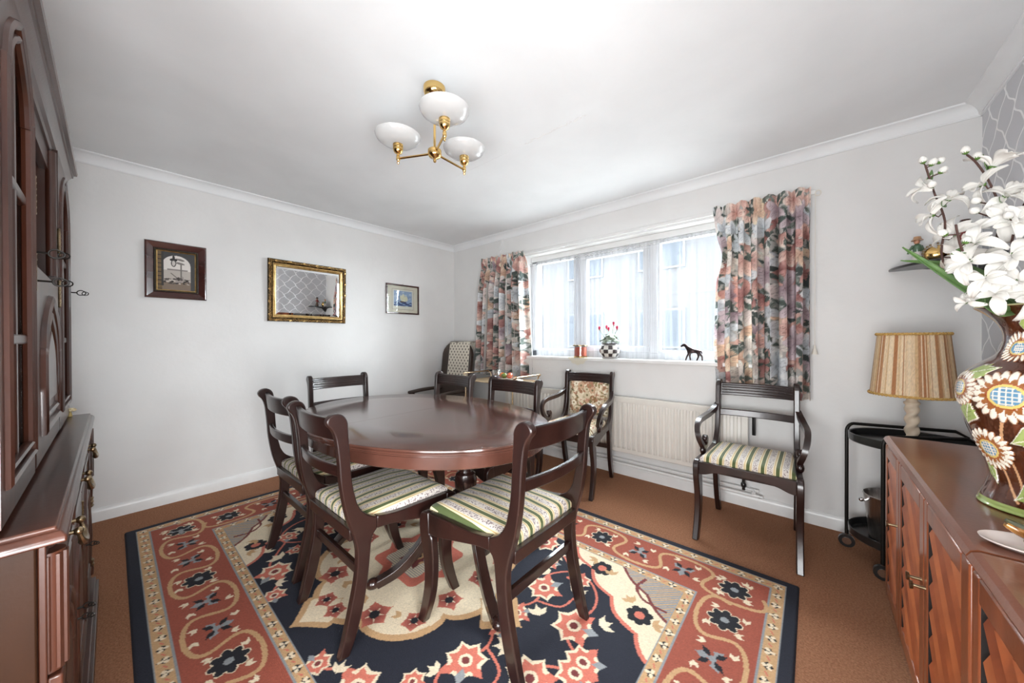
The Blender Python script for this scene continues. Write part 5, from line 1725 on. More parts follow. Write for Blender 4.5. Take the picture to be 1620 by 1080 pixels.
# ------------------------------------------------------------------ ceiling light
HX, HY_, HZ = 2.185, -1.925, 2.085
cl = thing('ceiling_light', 'three-arm polished brass ceiling light with white opal dish shades', 'ceiling light', (HX, HY_, HZ))
MB().lathe([(0.001, 2.335), (0.012, 2.335), (0.014, 2.35), (0.03, 2.352), (0.046, 2.362), (0.052, 2.378), (0.052, 2.399), (0.001, 2.399)], 32, (HX, HY_, 0)).build('ceiling_rose', BRASS, cl)
MB().tube([(HX, HY_, HZ + 0.01), (HX, HY_, 2.34)], 0.006, 12).build('rod', BRASS, cl)
MB().lathe([(0.001, -0.044), (0.006, -0.042), (0.008, -0.036), (0.005, -0.030), (0.009, -0.024), (0.026, -0.018), (0.032, -0.008), (0.032, 0.014), (0.028, 0.018), (0.001, 0.019)], 28, (HX, HY_, HZ)).build('hub', BRASS, cl)
for dx, dy in ((-0.172, -0.092), (0.160, -0.066), (-0.012, 0.198)):
    x, y = HX + dx, HY_ + dy
    am = MB().tube([(HX + dx * 0.12, HY_ + dy * 0.12, HZ), (x - dx * 0.02, y - dy * 0.02, HZ - 0.002)], 0.0052, 10).build('arm', BRASS, cl)
    MB().lathe([(0.001, -0.030), (0.004, -0.029), (0.007, -0.022), (0.004, -0.016), (0.009, -0.010), (0.009, 0.010), (0.006, 0.014), (0.008, 0.020), (0.018, 0.026), (0.024, 0.040), (0.0245, 0.046), (0.0235, 0.048), (0.0245, 0.050), (0.0245, 0.080), (0.021, 0.084), (0.001, 0.085)], 24, (x, y, HZ)).build('lamp_cup', BRASS, am)
    MB().lathe([(0.022, 0.066), (0.050, 0.069), (0.080, 0.078), (0.100, 0.092), (0.108, 0.106), (0.1085, 0.110), (0.1055, 0.110), (0.097, 0.096), (0.078, 0.083), (0.049, 0.074), (0.022, 0.071)], 40, (x, y, HZ)).build('dish_shade', OPAL, cl, smooth=60)
    MB().lathe([(0.001, 0.085), (0.012, 0.085), (0.012, 0.10), (0.022, 0.115), (0.026, 0.13), (0.020, 0.146), (0.001, 0.152)], 14, (x, y, HZ)).build('bulb', OPAL, cl)

# ------------------------------------------------------------------ curtains


def chintz(w_, h_, nx, ny, seed):
    r_ = random.Random(seed)
    c = Canvas(w_, h_, nx, ny, lin(176, 172, 166))
    bg = [lin(206, 200, 194), lin(176, 178, 176), lin(146, 154, 150), lin(214, 202, 190), lin(128, 136, 134)]
    for k in range(int(w_ * h_ * 160)):
        c.ell(r_.uniform(0, w_), r_.uniform(0, h_), r_.uniform(0.03, 0.08), r_.uniform(0.015, 0.04), r_.uniform(0, PI), r_.choice(bg), r_.choice(bg), 1)
    greens = [lin(96, 112, 102), lin(70, 82, 78), lin(132, 146, 130), lin(150, 160, 148)]
    pal = [(lin(164, 92, 82), lin(236, 192, 174)), (lin(186, 118, 102), lin(240, 212, 196)), (lin(148, 118, 128), lin(216, 196, 202)), (lin(188, 172, 164), lin(240, 232, 220)), (lin(150, 82, 80), lin(216, 154, 140)), (lin(176, 184, 192), lin(226, 228, 230)), (lin(196, 144, 112), lin(240, 216, 186)), (lin(200, 180, 176), lin(238, 226, 220))]
    n_ = int(w_ * h_ * 75)
    cells = [(i, j) for i in range(int(w_ / 0.115) + 2) for j in range(int(h_ / 0.115) + 2)]
    r_.shuffle(cells)
    for i, j in cells:
        x, y = (i - 0.2 + 0.5 * (j % 2) + r_.uniform(-0.25, 0.25)) * 0.115, (j + r_.uniform(-0.25, 0.25)) * 0.115
        a, b = r_.choice(pal)
        R_ = r_.uniform(0.075, 0.115)
        base = r_.uniform(0, 2 * PI)
        for q_ in range(4):
            an = base + PI + (q_ - 1.5) * 0.8 + r_.uniform(-0.2, 0.2)
            c.ell(x + math.cos(an) * R_ * 0.65, y + math.sin(an) * R_ * 0.65, R_ * 0.50, R_ * 0.17, an, greens[1], r_.choice(greens), 1)
            c.stroke([(x, y), (x + math.cos(an) * R_, y + math.sin(an) * R_)], 0.003, greens[1])
        m_ = r_.choice((5, 6, 7))
        for q_ in range(m_):
            f_ = (q_ * 2 + (1 if q_ > m_ // 2 else 0)) % m_
            an = base + (f_ - (m_ - 1) / 2) * 0.62 + r_.uniform(-0.1, 0.1)
            L_ = R_ * r_.uniform(0.85, 1.1)
            px_, py_ = x + math.cos(an) * L_ * 0.5, y + math.sin(an) * L_ * 0.5
            c.ell(px_, py_, L_ * 0.56, L_ * 0.30, an, tuple(v * 0.6 for v in a), tuple(v * 0.82 for v in b))
            c.ell(px_, py_, L_ * 0.54, L_ * 0.265, an, a, b)
            for e_ in (-0.10, 0.08):
                c.stroke([(x, y), (x + math.cos(an + e_) * L_ * 0.8, y + math.sin(an + e_) * L_ * 0.8)], 0.003, tuple(u * 0.75 + v * 0.15 for u, v in zip(a, b)))
    g_ = c.C.mean(-1, keepdims=True)
    c.C = np.clip((g_ + (c.C - g_) * 0.70) * 1.22, 0, 0.9)
    c.grain(0.04, seed)
    return c


def curtain(label, xt0, xt1, xb0, xb1, zt, zb, nf, y0, seed, pinch):
    t = thing('curtain', label, 'curtain', ((xt0 + xt1) / 2, y0, zb), 0, 'floral curtains at the window')
    fw, fh = (xt1 - xt0) * 1.9, zt - zb
    nx, ny = int(fw / 0.0052), int(fh / 0.0058)
    c = chintz(fw, fh, nx, ny, seed)
    r_ = random.Random(seed)
    ph = [r_.uniform(0, 6) for _ in range(4)]

    def shape(X, Y, off=0.0):
        s = X / fw
        tt = 1 - Y / fh                                   # 0 at the top
        s2 = s + 0.010 * np.sin(2 * PI * 2 * s + ph[0]) + 0.006 * np.sin(2 * PI * 3 * s + 2 * tt + ph[1])
        x0_, x1_ = xt0 + (xb0 - xt0) * tt, xt1 + (xb1 - xt1) * tt
        if pinch == 'left':
            x0_ = x0_ + (0.045 * np.exp(-((tt - 0.26) / 0.10) ** 2) - 0.015 * np.exp(-((tt - 0.75) / 0.15) ** 2)) * np.clip(1 - s * 2.2, 0, 1) ** 2
        if pinch == 'right':
            x1_ = x1_ + 0.05 * np.exp(-((tt - 0.35) / 0.2) ** 2) * 0
        x = x0_ + (x1_ - x0_) * s2 + 0.012 * np.sin(2 * PI * nf * s * 2 + ph[2]) * np.clip(tt * 4, 0, 1) * 0.6
        w0 = 2 * PI * nf * s2
        fold = np.sin(w0) + 0.35 * np.sin(2 * w0 + ph[3] + tt)
        A = np.where(tt < 0.075, 0.010, 0.016 + 0.036 * np.clip((tt - 0.075) / 0.20, 0, 1))
        hdr = np.clip(1 - np.abs(tt - 0.075) / 0.03, 0, 1)
        y = y0 - A * fold - 0.006 * np.sin(w0 * 3 + ph[1]) * np.clip(1 - tt / 0.12, 0, 1) + 0.012 * hdr
        if pinch == 'left':
            y = y + np.clip(1 - s / 0.14, 0, 1) ** 1.3 * 0.09 * np.clip(tt * 8, 0, 1)
        if pinch == 'right':
            y = y + np.clip((s - 0.87) / 0.13, 0, 1) ** 1.3 * 0.08 * np.clip(tt * 8, 0, 1)
        return x, y + off, zt - fh * tt + 0.006 * np.sin(w0) * np.clip((0.06 - tt) / 0.06, 0, 1)
    canvas_grid('cloth', c, shape, CURTAIN, t, t.location)
    c2 = Canvas(fw, fh, 160, 40, (1, 1, 1))
    ln_ = canvas_grid('lining', c2, lambda X, Y: shape(X, Y, 0.007), LINING, t, t.location)
    return t


curtain('floral chintz curtain at the left of the window, behind the wing chair', 0.600, 1.235, 0.520, 1.300, 2.135, 0.790, 8, -0.085, 21, 'right')
curtain('floral chintz curtain at the right of the window, behind the carver chair', 3.015, 3.555, 3.030, 3.560, 2.140, 0.800, 7, -0.085, 33, 'left')
# curtain rail with end ring, and the cord with tassel
cr = thing('curtain_track', 'white curtain track with cord ring above the window', 'curtain track', (2.08, -0.06, 2.09))
MB().box(0.62, 3.575, -0.052, -0.036, 2.098, 2.124).build('track', GLOSS, cr, bevel=0.003)
for x in (0.9, 1.7, 2.5, 3.4):
    MB().box(x - 0.012, x + 0.012, -0.036, 0.0, 2.100, 2.120).build('bracket', GLOSS, cr)
MB().tube([(3.585 + 0.014 * math.cos(a), -0.05, 2.10 + 0.016 * math.sin(a)) for a in [2 * PI * k / 16 for k in range(16)]], 0.003, 6, closed=True).build('ring', CREAM, cr)
MB().tube([(3.572, -0.05, 2.09), (3.570, -0.05, 1.15)], 0.0016, 6).build('cord', CREAM, cr)
MB().lathe([(0.001, 0.06), (0.004, 0.058), (0.006, 0.04), (0.016, 0.0), (0.001, 0.0)], 12, (3.570, -0.05, 1.09)).build('tassel', CREAM, cr)
# surface trunking from the cornice down to the track
tr_ = crom([(0.872, -0.012, 2.335), (0.866, -0.012, 2.28), (0.842, -0.012, 2.22), (0.80, -0.012, 2.15), (0.78, -0.012, 2.11)], 5)
tag(MB().strip(tr_, 0.022, 0.022, (0, 1, 0)).build('cable_trunking', GLOSS), 'short white cable trunking bending down from the cornice above the left curtain', 'trunking')
# net curtain
nt_ = thing('net_curtain', 'white net curtain gathered on a wire across the whole window', 'net curtain', (2.23, 0.075, WZ0))


def netf(i, j):
    s, tt = i / 420, j / 40
    x = WX0 + 0.012 + (WX1 - WX0 - 0.024) * s
    g = math.sin(2 * PI * 34 * s + 1.3 * math.sin(9 * s)) + 0.6 * math.sin(2 * PI * 13.3 * s + 1 + 0.8 * tt)
    A = 0.004 + 0.008 * min(1, tt * 2) + 0.004 * tt * math.sin(23 * s)
    return (x + 0.012 * tt * math.sin(17 * s + 2), 0.070 + A * g, 2.005 - (2.005 - WZ0 - 0.004) * tt + 0.004 * math.sin(140 * s) * (1 if j == 0 else 0))


MB().grid(netf, 421, 41).build('voile', NET, nt_, smooth=180, fix=False)
MB().grid(lambda i, j: (WX0 + 0.012 + (WX1 - WX0 - 0.024) * i / 420, 0.064 + 0.007 * math.sin(2 * PI * 60 * i / 420), 1.985 + 0.035 * j / 3), 421, 4).build('gathered_heading', NET, nt_, smooth=180, fix=False)
MB().tube([(WX0 + 0.005, 0.068, 2.0), (WX1 - 0.005, 0.068, 2.0)], 0.003, 6).build('wire', GLOSS, nt_)

# ------------------------------------------------------------------ things on the sill
SILL = WZ0
# candle jar on a doily
cx_, cy_ = 1.868, 0.012
doily_m = lace_mat('cotton_lace', lin(226, 218, 198), 0.012, 0.012, 0.55)
dl = bpy.data.meshes.new('lace_doily')
ns, nr = 40, 9
vs, fs, uvs = [(cx_, cy_, SILL + 0.0015)], [], [(0, 0)]
for j in range(1, nr + 1):
    for i in range(ns):
        a = 2 * PI * i / ns
        r_ = 0.118 * j / nr * (1 + (0.05 * math.cos(12 * a) if j == nr else 0))
        ex, ey = r_ * math.cos(a), r_ * math.sin(a)
        y_, z_ = cy_ + ey, SILL + 0.0015
        lim = -0.0375
        if y_ < lim:
            over = lim - y_
            y_, z_ = lim - 0.0015, SILL + 0.0015 - over
        vs.append((cx_ + ex, y_, z_)); uvs.append((ex, ey))
for i in range(ns): fs.append((0, 1 + i, 1 + (i + 1) % ns))
for j in range(1, nr):
    for i in range(ns):
        a, b = 1 + (j - 1) * ns, 1 + j * ns
        fs.append((a + i, b + i, b + (i + 1) % ns, a + (i + 1) % ns))
dl.from_pydata([(x - cx_, y - cy_, z - SILL) for x, y, z in vs], [], fs)
ul = dl.uv_layers.new(name='UVMap')
for lp_ in dl.loops: ul.data[lp_.index].uv = uvs[lp_.vertex_index]
dl.materials.append(doily_m)
o = bpy.data.objects.new('lace_doily', dl)
o.location = (cx_, cy_, SILL)
COL.objects.link(o)
tag(o, 'round cream lace doily hanging over the edge of the window sill', 'doily')
add_solid(o, 0.0012)
cj = thing('candle_jar', 'red candle in a glass jar with metal rim, standing on the lace doily', 'candle', (cx_, cy_, SILL + 0.002))
cj.scale = (1.25, 1.25, 1.25)
ORANGE = mat('red_wax', lin(196, 92, 66), 0.5, col2=lin(160, 60, 44), nscale=30, stretch=(1, 1, 0.1))
MB().lathe([(0.001, 0.010), (0.047, 0.010), (0.047, 0.078), (0.001, 0.078)], 28, (cx_, cy_, SILL + 0.003)).build('wax', ORANGE, cj)
MB().lathe([(0.001, 0.0), (0.046, 0.0), (0.050, 0.004), (0.050, 0.088), (0.048, 0.088), (0.048, 0.009), (0.001, 0.009)], 28, (cx_, cy_, SILL + 0.0025)).build('jar', GLASS, cj)
rmb = MB().lathe([(0.049, 0.084), (0.054, 0.084), (0.054, 0.094), (0.047, 0.094), (0.049, 0.084)], 28, (cx_, cy_, SILL + 0.002))
for k in range(14):
    a = 2 * PI * k / 14
    rmb.ball((cx_ + 0.053 * math.cos(a), cy_ + 0.053 * math.sin(a), SILL + 0.092), 0.006, 6)
rmb.build('rim', OLDBRASS, cj)
MB().lathe([(0.044, 0.0), (0.053, 0.0), (0.052, 0.008), (0.044, 0.008)], 28, (cx_, cy_, SILL + 0.0022)).build('foot_ring', BRASS, cj)
# cyclamen in a chequered pot
px_, py_ = 2.170, 0.012
pot = thing('cyclamen_pot', 'pink cyclamen in a black and white chequered pot on the window sill', 'plant', (px_, py_, SILL))
pot.scale = (1.27, 1.27, 1.27)
prp = crom([(0.001, 0.0), (0.048, 0.0), (0.055, 0.012), (0.070, 0.040), (0.074, 0.062), (0.066, 0.088), (0.056, 0.100), (0.058, 0.108), (0.054, 0.108)], 5)
c = Canvas(1.0, 1.0, 120, len(prp), lin(214, 212, 206))
for j, (r_, z_) in enumerate(prp):
    for i in range(120):
        if 0.012 < z_ < 0.094:
            if (int(i / 120 * 14) + int((z_ - 0.012) / 0.0275)) % 2: c.C[j, i] = lin(58, 52, 52)
        else: c.C[j, i] = lin(70, 66, 66) if z_ > 0.099 else lin(150, 148, 146)
pra = np.array(prp)
canvas_grid('pot', c, lambda X, Y: (px_ + pra[:, 0][:, None] * np.cos(2 * PI * X), py_ + pra[:, 0][:, None] * np.sin(2 * PI * X), SILL + 0.0005 + pra[:, 1][:, None] + 0 * X), pattern_mat('chequered_glaze', 0.25, coat=0.6), pot, pot.location)
MB().lathe([(0.001, 0.095), (0.054, 0.095), (0.001, 0.098)], 20, (px_, py_, SILL)).build('soil', DARKGAP, pot)
CYL = mat('cyclamen_leaf', lin(86, 104, 84), 0.6, col2=lin(150, 160, 146), nscale=45)


def heart(i, j):
    a, r_ = 2 * PI * i / 16, j / 4
    rad = 0.036 * (1 + 0.25 * math.cos(a)) * r_
    return (rad * math.cos(a), rad * math.sin(a), -0.010 * r_ * r_ + 0.004 * math.sin(3 * a) * r_)


HM = LMB().grid(heart, 16, 5, True).mesh('leaf', CYL, smooth=180)
rg = random.Random(6)
for k in range(16):
    a = k * 2.39996
    r_ = 0.018 + 0.040 * ((k * 7) % 16) / 16
    z_ = 0.122 + 0.055 * (1 - r_ / 0.06) + rg.uniform(-0.01, 0.02)
    b_ = inst('leaf', HM, pot, (r_ * math.cos(a), r_ * math.sin(a), z_), (rg.uniform(-0.4, 0.4), rg.uniform(0.2, 0.8), a), (0.8, 0.8, 0.8))
    add_solid(b_, 0.001)
PINK = mat('cyclamen_petal', lin(214, 36, 84), 0.6, col2=lin(160, 18, 58), nscale=60)
PETM = petal_mesh('petal', 1.0, 0.55, 0.5, 0.4)
PETM.materials[0] = PINK
for k, (dx, dz_) in enumerate(((-0.072, 0.205), (-0.030, 0.212), (0.028, 0.236), (0.058, 0.205), (0.004, 0.198))):
    y_ = (-0.02, 0.01, 0.0, -0.01, -0.03)[k]
    st = LMB().tube(crom([(dx * 0.15, y_ * 0.3, 0.097), (dx * 0.6, y_ * 0.7, 0.16), (dx, y_, dz_), (dx + 0.006, y_, dz_ - 0.004)], 4), 0.0016, 5).build('flower_stem', SEPAL, pot)
    for q_ in range(5):
        p_ = inst('petal', PETM, st, (dx, y_, dz_ - 0.004), (R(55), 0, 2 * PI * q_ / 5 + k), (0.030, 0.030, 0.030))
        add_solid(p_, 0.02)
# little bronze foal
hx, hy = 2.850, 0.010
foal = thing('horse_figurine', 'small dark bronze foal standing on the right of the window sill', 'figurine', (hx, hy, SILL))
foal.scale = (1.22, 1.22, 1.22)
me = bpy.data.meshes.new('foal_body')
V = {}
pts = [('pel', 0.036, 0, 0.070, 0.0150), ('bel', 0.012, 0, 0.067, 0.0145), ('che', -0.014, 0, 0.070, 0.0155), ('nk', -0.028, 0, 0.087, 0.0120), ('nk2', -0.038, 0, 0.103, 0.0100), ('hd', -0.049, 0, 0.108, 0.0095), ('mz', -0.068, 0, 0.092, 0.0062),
       ('tail', 0.052, 0, 0.068, 0.0045), ('tail2', 0.058, 0, 0.048, 0.003), ('earl', -0.046, 0.005, 0.112, 0.0028), ('earr', -0.046, -0.005, 0.112, 0.0028)]
for s, nm in ((-1, 'r'), (1, 'l')):
    pts += [('fs' + nm, -0.015, s * 0.009, 0.052, 0.0078), ('fk' + nm, -0.021 + s * 0.006, s * 0.010, 0.030, 0.0052), ('ff' + nm, -0.023 + s * 0.012, s * 0.011, 0.004, 0.0048),
            ('hs' + nm, 0.038, s * 0.009, 0.052, 0.0098), ('hk' + nm, 0.048 + s * 0.008, s * 0.010, 0.032, 0.0056), ('hf' + nm, 0.043 + s * 0.014, s * 0.011, 0.004, 0.0048)]
idx = {p[0]: i for i, p in enumerate(pts)}
eds = [('pel', 'bel'), ('bel', 'che'), ('che', 'nk'), ('nk', 'nk2'), ('nk2', 'hd'), ('hd', 'mz'), ('pel', 'tail'), ('tail', 'tail2'), ('hd', 'earl'), ('hd', 'earr')]
for nm in 'rl': eds += [('che', 'fs' + nm), ('fs' + nm, 'fk' + nm), ('fk' + nm, 'ff' + nm), ('pel', 'hs' + nm), ('hs' + nm, 'hk' + nm), ('hk' + nm, 'hf' + nm)]
me.from_pydata([(p[1], p[2], p[3]) for p in pts], [(idx[a], idx[b]) for a, b in eds], [])
fo = bpy.data.objects.new('foal_body', me)
COL.objects.link(fo)
fo.parent = foal
me.materials.append(mat('dark_bronze', (0.06, 0.04, 0.04), 0.3, 0.8, (0.02, 0.015, 0.015), 60))
fo.modifiers.new('skin', 'SKIN')
sv = me.skin_vertices[0].data if me.skin_vertices else None
if sv is None:
    bpy.context.view_layer.objects.active = fo
    sv = me.skin_vertices[0].data
for i, p in enumerate(pts): sv[i].radius = (p[4], p[4])
sv[0].use_root = True
fo.modifiers.new('sub', 'SUBSURF').render_levels = 2
MB().tube([(hx - 0.040, hy, SILL + 0.106), (hx - 0.030, hy, SILL + 0.096), (hx - 0.018, hy, SILL + 0.086)], [0.005, 0.005, 0.003], 6).build('mane', BLACK, foal)

# ------------------------------------------------------------------ corner: wing chair with lace, gold tea trolley
LEATHER = mat('brown_leatherette', lin(70, 56, 48), 0.5, col2=lin(56, 44, 38), nscale=5, bump=0.15, bscale=120)
wc = thing('wing_chair', 'brown high-backed armchair in the far corner with a lace cover on its back', 'armchair', (0.315, -0.46, 0), R(180))
# local: front = +y
bk_ = LMB()
sec = []
N_ = 22
for j in range(17):
    z = 0.40 + 0.765 * j / 16
    t_ = j / 16
    hw = 0.262 * (1 - max(0, (t_ - 0.78) / 0.22) ** 2.4 * 0.55)
    y_ = -0.20 - 0.09 * t_
    ring = []
    for i in range(N_):
        u = i / (N_ - 1) * 2 - 1
        ring.append((u * hw, y_ + 0.035 * abs(u) ** 3 + 0.05 * math.sqrt(max(0, 1 - (u * 0.98) ** 2)), z))
    for i in range(N_):
        u = 1 - i / (N_ - 1) * 2
        ring.append((u * hw, y_ - 0.06 + 0.06 * abs(u) ** 3, z))
    sec.append(ring)
bk_.rings(sec).build('backrest', LEATHER, wc, bevel=0.015, smooth=60)
pad(0.21, 0.22, -0.22, 0.26, 0.30, 0.43).build('seat_cushion', LEATHER, wc, smooth=60)
LMB().box(-0.225, 0.225, -0.25, 0.25, 0.16, 0.305).build('seat_frame', LEATHER, wc, bevel=0.01)
for s in (-1, 1):
    pth = crom([(s * 0.235, -0.24, 0.60), (s * 0.24, -0.05, 0.605), (s * 0.242, 0.12, 0.60), (s * 0.242, 0.27, 0.585)], 5)
    am = LMB().strip(pth, 0.055, [0.035] * len(pth), (1, 0, 0)).build('arm', LEATHER, wc, bevel=0.012)
    LMB().strip(crom([(s * 0.24, 0.22, 0.57), (s * 0.235, 0.20, 0.40), (s * 0.23, 0.22, 0.0)], 5), 0.036, 0.04, (1, 0, 0)).build('front_leg', TABLE_DARK, wc, bevel=0.005)
    LMB().strip(crom([(s * 0.225, -0.24, 0.60), (s * 0.225, -0.23, 0.30), (s * 0.225, -0.28, 0.0)], 5), 0.036, 0.04, (1, 0, 0)).build('rear_leg', TABLE_DARK, wc, bevel=0.005)
# lace antimacassar draped over the top of the back
am_m = lace_mat('crochet_lace', lin(220, 212, 196), 0.050, 0.066, 0.42)
lm = bpy.data.meshes.new('lace_cover')
vs, fs, uvs = [], [], []
nu, nv = 21, 30
for j in range(nv):
    d_ = j / (nv - 1) * 0.56 - 0.14           # distance along the cloth from the top edge, front positive
    for i in range(nu):
        u = (i / (nu - 1) * 2 - 1)
        x = u * 0.180 * (1 + 0.08 * d_) - 0.062
        if d_ > 0.02: y_, z_ = -0.290 + 0.09 * d_ / 0.765 + 0.054, 1.177 - d_
        elif d_ > -0.06: y_, z_ = -0.290 + 0.056 - (0.02 - d_) * 1.5, 1.152 + 0.018 * math.cos((d_ + 0.02) / 0.04 * 1.2)
        else: y_, z_ = -0.290 - 0.066, 1.158 - (-0.06 - d_)
        if j == nv - 1: z_ -= 0.012 * abs(math.sin(u * 14))
        vs.append((x, y_, z_)); uvs.append((u * 0.165, d_))
for j in range(nv - 1):
    for i in range(nu - 1): fs.append((j * nu + i, j * nu + i + 1, (j + 1) * nu + i + 1, (j + 1) * nu + i))
lm.from_pydata(vs, [], fs)
ul = lm.uv_layers.new(name='UVMap')
for lp_ in lm.loops: ul.data[lp_.index].uv = uvs[lp_.vertex_index]
lm.materials.append(am_m)
lm.shade_smooth()
o = bpy.data.objects.new('lace_cover', lm)
o.location, o.rotation_euler = wc.location, wc.rotation_euler
COL.objects.link(o)
tag(o, 'cream crochet lace cover draped over the back of the brown armchair', 'antimacassar')

gx0, gx1, gy0, gy1, gz = 0.86, 1.50, -0.565, -0.185, 0.775
gt = thing('tea_trolley', 'gold-framed tea trolley with hoop handles in front of the left curtain', 'trolley', ((gx0 + gx1) / 2, (gy0 + gy1) / 2, 0))
GOLDP = mat('pale_gold_tube', (0.72, 0.56, 0.38), 0.25, 1, (0.62, 0.47, 0.30))
for x, s in ((gx0, -1), (gx1, 1)):
    MB().tube(crom([(x, gy0, 0.05), (x, gy0, 0.40), (x, gy0, gz), (x + s * 0.035, gy0 + 0.008, gz + 0.062), (x + s * 0.04, gy0 + 0.03, gz + 0.068), (x + s * 0.04, (gy0 + gy1) / 2, gz + 0.068), (x + s * 0.04, gy1 - 0.03, gz + 0.068), (x + s * 0.035, gy1 - 0.008, gz + 0.062), (x, gy1, gz), (x, gy1, 0.40), (x, gy1, 0.05)], 5), 0.0075, 10).build('end_frame', GOLDP, gt)
WALNUT = mat('walnut_tray', lin(150, 128, 98), 0.35)
for z in (0.30, gz):
    MB().tube([(gx0, gy0, z), (gx1, gy0, z), (gx1, gy1, z), (gx0, gy1, z)], 0.007, 8, closed=True).build('tray_rail', GOLDP, gt)
    MB().box(gx0 + 0.008, gx1 - 0.008, gy0 + 0.008, gy1 - 0.008, z - 0.006, z + 0.004).build('tray', WALNUT, gt)
for x in (gx0, gx1):
    for y in (gy0, gy1):
        MB().tube([(x, y - 0.008, 0.028), (x, y + 0.008, 0.028)], 0.0275, 14).build('castor', BLACK, gt)
# doily, patterned tray and glass bowl on it
ex, ey = 1.255, -0.375
o = MB().lathe([(0.001, 0.0), (0.165, 0.0), (0.168, 0.004), (0.163, 0.006), (0.001, 0.005)], 40, (ex, ey, gz + 0.0045)).build('round_mat', mat('cream_felt', lin(232, 226, 212), 0.9))
tag(o, 'round cream mat under the glass bowl on the gold tea trolley', 'mat')
c = Canvas(1, 1, 90, 14, lin(150, 60, 70))
rg = random.Random(12)
for k in range(160): c.ell(rg.random(), rg.random(), 0.05, 0.16, rg.random() * 3, rg.choice([lin(200, 60, 50), lin(90, 60, 130), lin(210, 150, 60), lin(60, 90, 140), lin(230, 220, 210), lin(90, 130, 60)]))
c.C[:, -1] = c.C[:, 0]
plt = thing('painted_plate', 'brightly painted round plate under the glass bowl', 'plate', (ex, ey, gz + 0.011))
prr = np.linspace(0.02, 0.13, 14)
canvas_grid('plate', c, lambda X, Y: (ex + prr[:, None] * np.cos(2 * PI * X), ey + prr[:, None] * np.sin(2 * PI * X), gz + 0.013 + 0.022 * (prr[:, None] / 0.13) ** 3 + 0 * X), pattern_mat('painted_glaze', 0.3, coat=0.5), plt, plt.location)
MB().lathe([(0.001, 0.0), (0.07, 0.0), (0.09, 0.004), (0.128, 0.0205), (0.1, 0.008), (0.001, 0.0025)], 32, (ex, ey, gz + 0.0112)).build('underside', CREAM, plt)
gb = thing('glass_bowl', 'clear glass fruit bowl on the gold tea trolley', 'bowl', (ex, ey, gz + 0.02))
MB().lathe([(0.001, 0.0), (0.05, 0.0), (0.08, 0.012), (0.112, 0.05), (0.122, 0.085), (0.119, 0.085), (0.108, 0.052), (0.077, 0.017), (0.001, 0.006)], 40, (ex, ey, gz + 0.0205)).build('bowl', GLASS, gb)
for k, (dx, dy, cc, nm) in enumerate(((-0.055, 0.0, (214, 110, 48), 'orange ornament fruit at the left in the glass bowl'), (0.052, -0.012, (206, 84, 44), 'red-orange ornament fruit at the right in the glass bowl'), (0.0, -0.03, (104, 124, 44), 'green ornament fruit in the middle of the glass bowl'), (0.0, 0.05, (150, 60, 60), 'dark red ornament fruit at the back of the glass bowl'))):
    f_ = thing('ornamental_fruit', nm, 'fruit', (ex + dx, ey + dy, gz + 0.032), 0, 'fruit in the glass bowl')
    q_ = mat('fruit_%d' % k, lin(*cc), 0.2, coat=0.5)
    MB().lathe([(0.001, 0.0), (0.020, 0.003), (0.031, 0.018), (0.032, 0.030), (0.022, 0.045), (0.006, 0.050), (0.001, 0.047)], 16, (ex + dx, ey + dy, gz + 0.0325)).build('fruit', q_, f_)
    MB().tube([(ex + dx, ey + dy, gz + 0.08), (ex + dx + 0.004, ey + dy, gz + 0.09)], 0.002, 5).build('stalk', SEPAL, f_)

# ------------------------------------------------------------------ black corner shelf with ornaments
cs_z = 1.585
cs = thing('corner_shelf', 'black lacquered corner shelf behind the magnolias', 'shelf', (ROOM_W, 0, cs_z))
quad = [(ROOM_W, 0)] + [(ROOM_W - 0.33 * math.cos(a), -0.33 * math.sin(a)) for a in [PI / 2 * k / 20 for k in range(21)]]
MB().prism(quad, lambda x, y: (x, y, cs_z - 0.014), lambda x, y: (x, y, cs_z)).build('board', BLACK, cs, bevel=0.004)
MB().prism([(ROOM_W - 0.20, cs_z - 0.014), (ROOM_W - 0.02, cs_z - 0.014), (ROOM_W - 0.02, cs_z - 0.10), (ROOM_W - 0.08, cs_z - 0.035)], lambda x, z: (x, -0.002, z), lambda x, z: (x, -0.016, z)).build('bracket', BLACK, cs)
MB().prism([(-0.20, cs_z - 0.014), (-0.02, cs_z - 0.014), (-0.02, cs_z - 0.10), (-0.08, cs_z - 0.035)], lambda y, z: (ROOM_W - 0.002, y, z), lambda y, z: (ROOM_W - 0.016, y, z)).build('bracket', BLACK, cs)


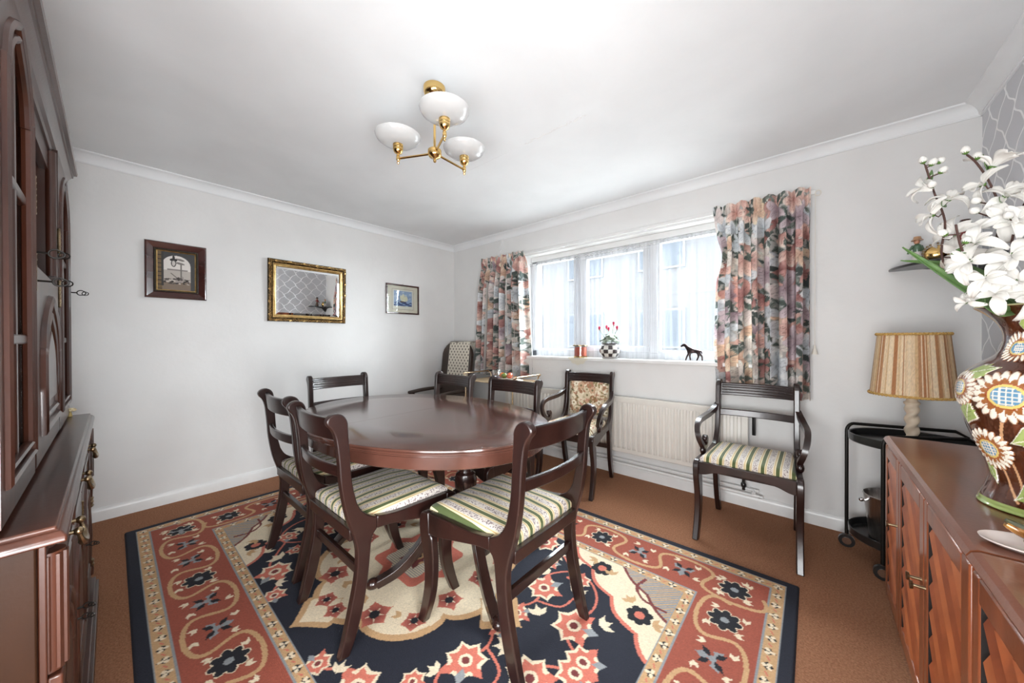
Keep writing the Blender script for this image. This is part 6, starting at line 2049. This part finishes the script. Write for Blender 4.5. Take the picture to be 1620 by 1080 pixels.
def figurine(x, y, label, coat, skirt, hat, s=1.0, ang=0):
    t = thing('china_figurine', label, 'figurine', (x, y, cs_z), ang, 'china figurines on the corner shelf')
    L = LMB
    zz = 0.0005
    skm, com, ham = (mat('china_%d' % abs(hash(q_)), lin(*q_), 0.25, coat=0.6) for q_ in (skirt, coat, hat))
    L().lathe([(0.001, zz), (0.026 * s, zz), (0.028 * s, 0.006 * s), (0.001, 0.008 * s)], 20).build('plinth', skm, t)
    L().lathe([(0.001, 0.006 * s), (0.020 * s, 0.008 * s), (0.021 * s, 0.02 * s), (0.016 * s, 0.05 * s), (0.011 * s, 0.068 * s), (0.001, 0.069 * s)], 18).build('robe', skm, t)
    L().lathe([(0.001, 0.060 * s), (0.013 * s, 0.062 * s), (0.017 * s, 0.078 * s), (0.014 * s, 0.095 * s), (0.006 * s, 0.102 * s), (0.001, 0.103 * s)], 16).tube([(0.014 * s, 0, 0.092 * s), (0.024 * s, 0.004 * s, 0.075 * s), (0.014 * s, 0.014 * s, 0.062 * s)], [0.006 * s, 0.005 * s, 0.004 * s], 8).tube([(-0.014 * s, 0, 0.092 * s), (-0.026 * s, 0.002 * s, 0.073 * s), (-0.030 * s, 0.008 * s, 0.055 * s)], [0.006 * s, 0.005 * s, 0.004 * s], 8).build('jacket', com, t)
    L().ball((0, 0.002 * s, 0.112 * s), (0.011 * s, 0.011 * s, 0.013 * s), 12).build('head', mat('china_flesh', lin(196, 140, 110), 0.3) if 'china_flesh' not in bpy.data.materials else bpy.data.materials['china_flesh'], t)
    L().lathe([(0.001, 0.118 * s), (0.020 * s, 0.116 * s), (0.021 * s, 0.119 * s), (0.015 * s, 0.124 * s), (0.012 * s, 0.136 * s), (0.001, 0.138 * s)], 18).build('hat', ham, t)
    return t


figurine(3.985, -0.105, 'china figurine in green jacket and tan hat at the left end of the corner shelf', (74, 104, 76), (206, 200, 196), (178, 134, 96), 1.1, R(20))
figurine(4.125, -0.205, 'china figurine in dark red on the corner shelf, mostly behind the blossoms', (120, 44, 40), (90, 66, 52), (70, 46, 40), 1.35, R(-30))
gd_ = thing('brass_ornament', 'round gilded ornament with a beaded rim on the corner shelf', 'ornament', (4.055, -0.115, cs_z))
ox, oy, oz = 4.055, -0.115, cs_z
MB().ball((ox, oy, oz + 0.046), (0.050, 0.030, 0.0455), 20).build('gilded_body', BRASS, gd_)
mb = MB()
for k in range(24):
    a = 2 * PI * k / 24
    mb.ball((ox + 0.052 * math.cos(a), oy - 0.004, oz + 0.052 + 0.048 * math.sin(a)), 0.0055, 6)
tag(mb.build('beaded_rim', OLDBRASS, gd_), kind='stuff')
